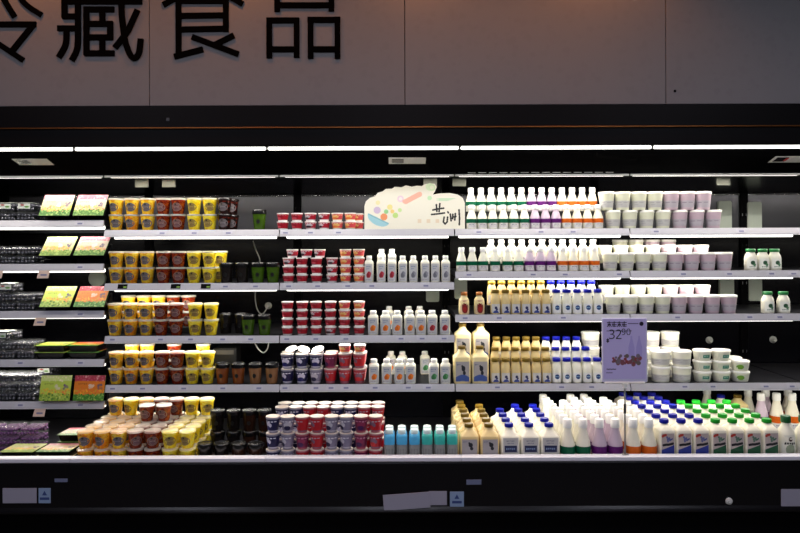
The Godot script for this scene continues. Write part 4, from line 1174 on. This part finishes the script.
func fill_fruit() -> void:
	var z := -0.412
	var kinds := ["mango", "mango", "mango", "melon", "melon", "pine", "pine"]
	var xs := [[116.5, 132.3, 148, 163.5, 178.5, 194.5, 210], [116.5, 131.5, 147, 163.5, 178.5, 194, 209.5], [115, 130.3, 146, 161, 176.2, 195, 211], [116, 131, 146.3, 162, 177, 192, 207.3]]
	var nth := ["top", "second", "third", "lowest"]
	for r in 4:
		for k in 2:
			for c in 7:
				var key: String = kinds[c]
				if c == 1 and k == 0: key = "papaya"
				put(key, Vector3(wx(xs[r][c], z), YL[r] + k * 0.0873, z), "in the %s tier on the %s shelf" % [["lower", "upper"][k], nth[r]], rng.randf_range(-14, 14))
	var zr := z - 0.088
	for k in 2:
		row("grape", [224.5], YL[0] + k * 0.0873, z + 0.003, "beside the pineapple cups")
		row("grape", [232], YL[0] + k * 0.0873, zr, "behind the grape cups")
		row("pine", [220.5], YL[1] + k * 0.0873, zr, "in the back row on the second shelf")
		row("mango", [128.5, 144, 158.5], YL[2] + 0.035 + k * 0.0873, zr - 0.02, "in the back row on the third shelf")
		row("melon", [173.5, 188.5], YL[2] + 0.035 + k * 0.0873, zr - 0.02, "in the back row on the third shelf")
		row("mango", [132, 147], YL[3] + 0.03 + k * 0.0873, zr, "in the back row on the lowest shelf")
		row("melon", [174], YL[3] + 0.03 + k * 0.0873, zr, "in the back row on the lowest shelf")
		row("pine", [203], YL[3] + 0.03 + k * 0.0873, zr, "in the back row on the lowest shelf")
	riser("low black block under the back fruit cups on the third shelf", wx(121, zr), wx(197, zr), YL[2], [[0.0348, -0.472, -0.565]])
	riser("low black block under the back fruit cups on the lowest shelf", wx(122, zr), wx(212, zr), YL[3], [[0.0298, -0.456, -0.545]])
	# juice cups
	z = -0.408
	row("green_juice", [259.5], YL[0], z, "standing alone on the top shelf")
	row("dark_juice", [226.5, 242.3], YL[1], z, "beside the pineapple cups on the second shelf")
	row("green_juice", [258, 273], YL[1], z, "on the second shelf")
	row("dark_juice", [225.5, 240.5], YL[2], z - 0.075, "beside the pineapple cups on the third shelf")
	row("green_juice", [248, 264.5], YL[2], z, "on the third shelf")
	row("brown_juice", [222, 238], YL[3], z, "on the lowest shelf")
	row("tan_juice", [255, 271.5], YL[3], z, "on the lowest shelf")
	var bx := thing("carton", "small dark carton behind the orange-brown juice cups", "box", Vector3(wx(227, -0.6), YL[3], -0.6))
	part(bx, "body", box_mesh(Vector3(0, 0.085, 0), Vector3(0.13, 0.17, 0.1), 0.003), M.carton)
	part(bx, "print", box_mesh(Vector3(0, 0.145, 0.0505), Vector3(0.1, 0.025, 0.001), 0.0003), M.carton_print)
	# the pile on the deck
	var cols := [85.0, 102.0, 118.5, 135.0, 152.0, 169.5, 187.0]
	var dk := ["papaya", "papaya", "mango", "melon", "melon", "pine", "pine"]
	for d in 5:
		for c in 7:
			var zz := -0.088 - d * 0.0845
			for k in 2:
				put(dk[c], Vector3(wx(cols[c], -0.088), DECK_Y + k * 0.0873, zz), "%s row, %s layer of the pile" % [NTH[d], ["bottom", "second"][k]], rng.randf_range(-30, 30))
	for c in 7:
		put(["mango", "pine", "mango", "melon", "melon", "pine", "pine"][c], Vector3(-1.543 + c * 0.0822, DECK_Y + 2 * 0.0873, -0.385), "atop the deck pile", rng.randf_range(-30, 30))
	row("melon", [146.5, 163.5], DECK_Y + 2 * 0.0873, -0.262, "standing in front atop the deck pile")
	z = -0.085
	row("dark_juice", [204.5, 221], DECK_Y, z, "in front on the deck")
	row("cola_juice", [238.3, 255], DECK_Y, z, "in front on the deck")
	for k in 2:
		row("dark_juice", [217, 233], DECK_Y + k * 0.1102, -0.30, "in the %s tier behind on the deck" % ["lower", "upper"][k])
		row("cola_juice", [249, 264], DECK_Y + k * 0.1102, -0.30, "in the %s tier behind on the deck" % ["lower", "upper"][k])

const TIER := ["bottom", "second", "third", "topmost"]
const NTH := ["first", "second", "third", "fourth", "fifth", "sixth", "seventh", "eighth"]

func fill_yogurt() -> void:
	var z := -0.402
	var hs := 0.0454
	var seq := ["red", "red", "rose", "rose", "peach", "peach"]
	for k in 2:
		for c in 6: row(seq[c], [[283, 297, 310.8, 324.3, 337.5, 350.5][c]], YL[0] + k * hs, z, "in the %s tier on the top shelf" % TIER[k], 25)
		row("peach", [358], YL[0] + k * hs, z - 0.068, "behind the others on the top shelf")
	var c2 := [288.5, 302, 316.5, 332, 345.5, 359]
	for c in 6:
		for k in (4 if c > 3 else 3):
			var key: String = ["red", "red", "red", "rose", "peach", "peach"][c]
			if k == 2 and c == 0: key = "rose"
			row(key, [c2[c]], YL[1] + k * hs, z, "in the %s tier on the second shelf" % TIER[k], 25)
	row("rose", [292.5, 306.5, 319.8], YL[1] + 3 * hs, z - 0.012, "topping the stacks on the second shelf", 25)
	for c in 6:
		for k in 4:
			var key := "red"
			if (c * 3 + k * 5) % 7 == 2: key = "rose"
			if c > 3 and k > 1: key = "peach"
			row(key, [[287.3, 302, 316, 330.3, 344.3, 359][c]], YL[2] + k * hs, z, "in the %s tier on the third shelf" % TIER[k], 25)
	# larger cups on the lowest shelf
	z = -0.404
	var low := ["navy", "navy", "grey", "crimson", "crimson", "crimson"]
	var upp := ["navy", "navy", "navy", "plum", "crimson", "crimson"]
	var c4 := [287, 301.3, 315.6, 330, 344.3, 359]
	for c in 6:
		row(low[c], [c4[c]], YL[3], z, "in the lower tier on the lowest shelf", 40)
		row(upp[c], [c4[c]], YL[3] + 0.0812, z, "in the upper tier on the lowest shelf", 40)
	for k in 2:
		for c in 6: row(["grey", "navy", "grey", "plum", "pink", "pink"][c], [c4[c] + 1.5], YL[3] + k * 0.0812, z - 0.08, "in the back row on the lowest shelf", 40)
	row("peach", [344.5, 359.5], YL[3] + 2 * 0.0812, z - 0.01, "topping the crimson cups on the lowest shelf")
	for q in [[291, 5], [304, -7], [318, 6]]:   # peeled-up foil lids lying on the cups
		var fl := thing("foil_lid", "loose white foil lid lying on the navy yogurt cups", "foil lid", Vector3(wx(q[0], z - 0.05), YL[3] + 0.1625 + absf(q[1]) * 0.0004, z - 0.03 - 0.02 * (int(q[0]) % 2)), "loose foil lids on the navy yogurt cups")
		var m := part(fl, "foil", loft([[0.0, 0.034, 0.034, 2], [0.0012, 0.0335, 0.0335, 2]]), M.lid_foil)
		m.rotation_degrees = Vector3(22, 0, q[1] * 2.0)
		m.position.y = 0.0145
	# drink bottles
	z = -0.397
	row("slim_red", [369, 381, 392], YL[1], z, "on the second shelf")
	row("slim_grey", [402.7, 413.3, 425, 435.3, 445.5], YL[1], z, "on the second shelf")
	var rs := thing("display_riser", "low black riser behind the red fruit drink bottles", "display stand", Vector3(wx(386, -0.5), YL[1], -0.5))
	part(rs, "step", box_mesh(Vector3(0, 0.018, 0), Vector3(0.14, 0.036, 0.07), 0.002), M.black_satin)
	row("slim_red", [381.5, 392], YL[1] + 0.0362, -0.5, "raised at the back of the second shelf")
	row("slim_orange", [373, 385.3, 397, 409.3, 421], YL[2], z, "on the third shelf")
	row("slim_berry", [432, 444.7], YL[2], z, "on the third shelf")
	row("slim_orange", [389, 408.5, 419.5], YL[2], -0.66, "at the back of the third shelf")
	row("slim_orange", [373.5, 386.3, 399, 410.2], YL[3], z, "on the lowest shelf")
	row("slim_mint", [433.5, 445], YL[3], z, "in front on the lowest shelf")
	row("slim_orange", [390.5, 402], YL[3], -0.66, "at the back of the lowest shelf")
	row("slim_mint", [424.5], YL[3], -0.66, "at the back of the lowest shelf")

func riser(label: String, x0: float, x1: float, y: float, steps: Array) -> void:
	var t := thing("display_riser", label, "display stand", Vector3((x0 + x1) / 2, y, 0))
	for s in steps:   # [height, front z, back z]
		part(t, "step", box_mesh(Vector3(0, s[0] / 2, (s[1] + s[2]) / 2), Vector3(x1 - x0, s[0], absf(s[2] - s[1])), 0.001), M.riser)

func span(a: float, b: float, n: int) -> Array:
	var out := []
	for k in n: out.append(lerpf(a, b, k / maxf(1.0, n - 1)))
	return out

func fill_milk() -> void:
	var z1 := -0.396
	var z2 := -0.4535
	# top shelf
	row("cone_green", span(471.7, 524.5, 6), YR[0], z1, "in front on the top shelf")
	row("cone_purple", span(535, 556, 3), YR[0], z1, "in front on the top shelf")
	row("cone_orange", span(566.6, 598, 4), YR[0], z1, "in front on the top shelf")
	riser("black step under the back bottles on the top shelf", wx(465, z2), wx(598, z2), YR[0], [[0.098, -0.4262, -0.482]])
	row("cone_green", span(471, 521.5, 6), YR[0] + 0.0982, z2, "raised behind on the top shelf")
	row("cone_purple", span(531.6, 551.8, 3), YR[0] + 0.0982, z2, "raised behind on the top shelf")
	row("cone_orange", span(562, 592.3, 4), YR[0] + 0.0982, z2, "raised behind on the top shelf")
	# second shelf
	row("cone_green", [461.3, 472.2, 483, 495, 507.5, 518.5], YR[1], z1, "in front on the second shelf")
	row("cone_purple", [529.5, 540.3, 551], YR[1], z1, "in front on the second shelf")
	row("cone_orange", [562.6, 573.2, 583.8, 594.4], YR[1], z1, "in front on the second shelf")
	riser("black step under the back bottles on the second shelf", wx(484, z2), wx(600, z2), YR[1], [[0.04, -0.4262, -0.482]])
	row("cone_plain", [491, 501.2, 511.4, 521.6], YR[1] + 0.0402, z2, "raised behind on the second shelf")
	row("cone_plain", [531.8, 542, 552.2], YR[1] + 0.0402, z2, "raised behind on the second shelf")
	row("cone_plain", [562.4, 572.6, 582.8, 593], YR[1] + 0.0402, z2, "raised behind on the second shelf")
	# third shelf
	row("amber_small", [463.7, 479], YR[2], z1, "on the third shelf")
	row("gold_small", span(495.2, 545.5, 6), YR[2], z1, "in front on the third shelf")
	row("blue_small", span(556, 597.5, 5), YR[2], z1, "in front on the third shelf")
	riser("black step under the back bottles on the third shelf", wx(486, z2), wx(600, z2), YR[2], [[0.045, -0.4252, -0.482]])
	row("gold_small", span(491.5, 540.5, 6), YR[2] + 0.0452, z2, "raised behind on the third shelf")
	row("blue_small", span(550.5, 591, 5), YR[2] + 0.0452, z2, "raised behind on the third shelf")
	# lowest shelf
	row("jug_gold_tall", [461.3, 479.3], YR[3], -0.414, "in front on the lowest shelf", 2)
	riser("black block under the back cow label jugs", wx(454, -0.512), wx(486, -0.512), YR[3], [[0.112, -0.463, -0.56]])
	row("jug_gold_tall", [462.3, 480.3], YR[3] + 0.1122, -0.512, "raised behind another jug", 2)
	row("gold_small", span(494.7, 546, 6), YR[3], z1, "in front on the lowest shelf")
	row("blue_small", span(556, 596.5, 5), YR[3], z1, "in front on the lowest shelf")
	var z3 := -0.5105
	riser("black two-step stand under the back bottles on the lowest shelf", wx(490.5, z3), wx(581, z3), YR[3], [[0.05, -0.4252, -0.4815], [0.1, -0.482, -0.54]])
	row("gold_small", span(494.5, 545, 6), YR[3] + 0.0502, z2, "on the middle step of the lowest shelf")
	row("blue_small", span(555.2, 585.2, 4), YR[3] + 0.0502, z2, "on the middle step of the lowest shelf")
	row("gold_small", span(496, 535.5, 5), YR[3] + 0.1002, z3, "on the top step of the lowest shelf")
	row("blue_small", span(545.5, 576, 4), YR[3] + 0.1002, z3, "on the top step of the lowest shelf")
	# green capped bottles at the right
	row("green_small", [750.5, 762.5, 774.5], YR[1], -0.402, "on the second shelf")
	row("green_small", [767.3, 783], YR[2], -0.402, "on the third shelf")

func fill_tubs() -> void:
	var z := -0.412
	var zr := -0.502
	var zq := -0.592
	row("cup_cream", [613, 629.6, 646.2, 662.8], YR[0], z, "in the lower tier on the top shelf")
	row("cup_mauve", [679.5, 696.2, 713], YR[0], z, "in the lower tier on the top shelf")
	row("cup_cream", [606.5, 622.7, 639, 655], YR[0] + 0.1003, z, "in the upper tier on the top shelf")
	row("cup_mauve", [671.2, 687.2, 703.2], YR[0] + 0.1003, z, "in the upper tier on the top shelf")
	row("cup_cream", [610, 626.4, 642.7, 659], YR[1], z, "in front on the second shelf")
	row("cup_mauve", [675, 691.3, 707.6, 724], YR[1], z, "in front on the second shelf")
	riser("black two-step stand under the back yogurt cups on the second shelf", wx(598, zr), wx(716, zr), YR[1], [[0.04, -0.4565, -0.547], [0.072, -0.5475, -0.64]])
	row("cup_cream", [604.5, 620.5, 636.5, 652.5], YR[1] + 0.0402, zr, "raised behind on the second shelf")
	row("cup_mauve", [668.5, 684.5, 700.5], YR[1] + 0.0402, zr, "raised behind on the second shelf")
	row("cup_cream", [620, 635.6], YR[1] + 0.0722, zq, "on the top step of the second shelf")
	row("cup_mauve", [652, 668], YR[1] + 0.0722, zq, "on the top step of the second shelf")
	row("cup_cream", [613, 629.5, 646, 662.3], YR[2], z, "in front on the third shelf")
	row("cup_mauve", [678.6, 695.2, 711.8, 728.4], YR[2], z, "in front on the third shelf")
	riser("black step under the back yogurt cups on the third shelf", wx(600, zr), wx(709, zr), YR[2], [[0.05, -0.4565, -0.547]])
	row("cup_cream", [606, 622, 638, 654], YR[2] + 0.0502, zr, "raised behind on the third shelf")
	row("cup_mauve", [670, 686, 702], YR[2] + 0.0502, zr, "raised behind on the third shelf")
	z = -0.422
	zr = -0.53
	for k in 2: row("tub_big", [616.5, 638.5, 660, 681], YR[3] + k * 0.0847, z, "in the %s tier on the lowest shelf" % ["lower", "upper"][k])
	for k in 3: row("tub_big", [590, 610, 630, 650, 669.5], YR[3] + k * 0.0847, zr - 0.034, "%s in the back stack on the lowest shelf" % ["lowest", "second", "topmost"][k])
	for k in 3: row("tub_small", [701.7, 720.5], YR[3] + k * 0.0576, z, "in the %s tier on the lowest shelf" % TIER[k])
	for k in 2: row("tub_leaf", [739.5], YR[3] + k * 0.0576, z, "in the %s tier on the lowest shelf" % TIER[k])
	for k in 2: row("tub_small", [732], YR[3] + k * 0.0576, zr, "behind the leaf label tubs")

func fill_deck() -> void:
	var hs := 0.0812
	# yogurt cups, three tiers
	var kinds := ["navy", "grey", "crimson", "crimson", "grey", "grey", "plum", "crimson"]
	for c in 8:
		for k in 3:
			var key: String = kinds[c]
			if c == 2 and k == 1: key = "plum"
			if c == 4 and k == 2: key = "grey"
			put(key, Vector3(wx(272.5 + c * 14.65, -0.08), DECK_Y + k * hs, -0.08), "in the %s tier of the front deck stack" % ["lower", "middle", "upper"][k], rng.randf_range(-50, 50))
			for d in 2:
				put(["navy", "navy", "crimson", "crimson", "navy", "navy", "crimson", "crimson"][c], Vector3(wx(274.5 + c * 14.5, -0.08), DECK_Y + k * hs, -0.27 - d * 0.085), "%s tier of the rear deck stacks" % ["lower", "middle", "upper"][k], rng.randf_range(-50, 50))
	# drink bottles with coloured sleeves
	for d in 2:
		row("sky", [388.7, 401.2, 413.8], DECK_Y, -0.066 - d * 0.058, "in the %s row on the deck" % ["front", "back"][d])
		row("teal", [426.5, 439, 451.5], DECK_Y, -0.066 - d * 0.058, "in the %s row on the deck" % ["front", "back"][d])
	# large jugs in files
	for f in [["jug_gold", 468.2, 6], ["jug_gold", 488, 5], ["jug_blue", 508.3, 4], ["jug_blue", 528.2, 5], ["jug_blue", 548.2, 5]]:
		for d in f[2]:
			put(f[0], Vector3(wx(f[1], -0.095), DECK_Y, -0.095 - d * 0.0965), "%s in its file on the deck" % NTH[d], rng.randf_range(-2, 2))
	# conical bottles in files
	for f in [["big_cone_green", 566.7, 8], ["big_cone_green", 582.2, 6], ["big_cone_purple", 598.6, 8], ["big_cone_purple", 614.4, 8], ["big_cone_orange", 632.3, 7], ["big_cone_orange", 648.2, 6]]:
		for d in f[2]:
			put(f[0], Vector3(wx(f[1], -0.082), DECK_Y, -0.082 - d * 0.0765), "%s in its file on the deck" % NTH[d], rng.randf_range(-6, 6))
	# labelled jugs in files
	for c in 3:
		for d in 7: put("jug_blue2", Vector3(wx(663.3 + c * 17.05, -0.095), DECK_Y, -0.095 - d * 0.0975), "%s in its file on the deck" % NTH[d], rng.randf_range(-2, 2))
	for c in 4:
		for d in 5: put("jug_green", Vector3(wx(714.6 + c * 17.1, -0.095), DECK_Y, -0.095 - d * 0.0975), "%s in its file on the deck" % NTH[d], rng.randf_range(-2, 2))
	row("round_green", [785], DECK_Y, -0.092, "beside the green capped jugs")
	row("round_green", [803], DECK_Y, -0.092, "beyond the dark green capped bottle")
	for q in [["big_cone_orange", 776, 0.63], ["big_cone_orange", 791.5, 0.63], ["big_cone_purple", 760.5, 0.63], ["big_cone_orange", 787.5, 0.74], ["big_cone_green", 747.5, 0.74], ["big_cone_purple", 765, 0.74]]:
		row(q[0], [q[1]], DECK_Y + 0.0, -q[2] - 0.0, "behind the dark green capped bottle")
	put("jug_blue", Vector3(wx(720.4, -0.70), DECK_Y, -0.70), "behind the green capped jugs")
	put("jug_gold", Vector3(wx(737, -0.70), DECK_Y, -0.70), "behind the green capped jugs")
	row("big_cone_green", [706.5], DECK_Y, -0.80, "behind the green capped jugs")
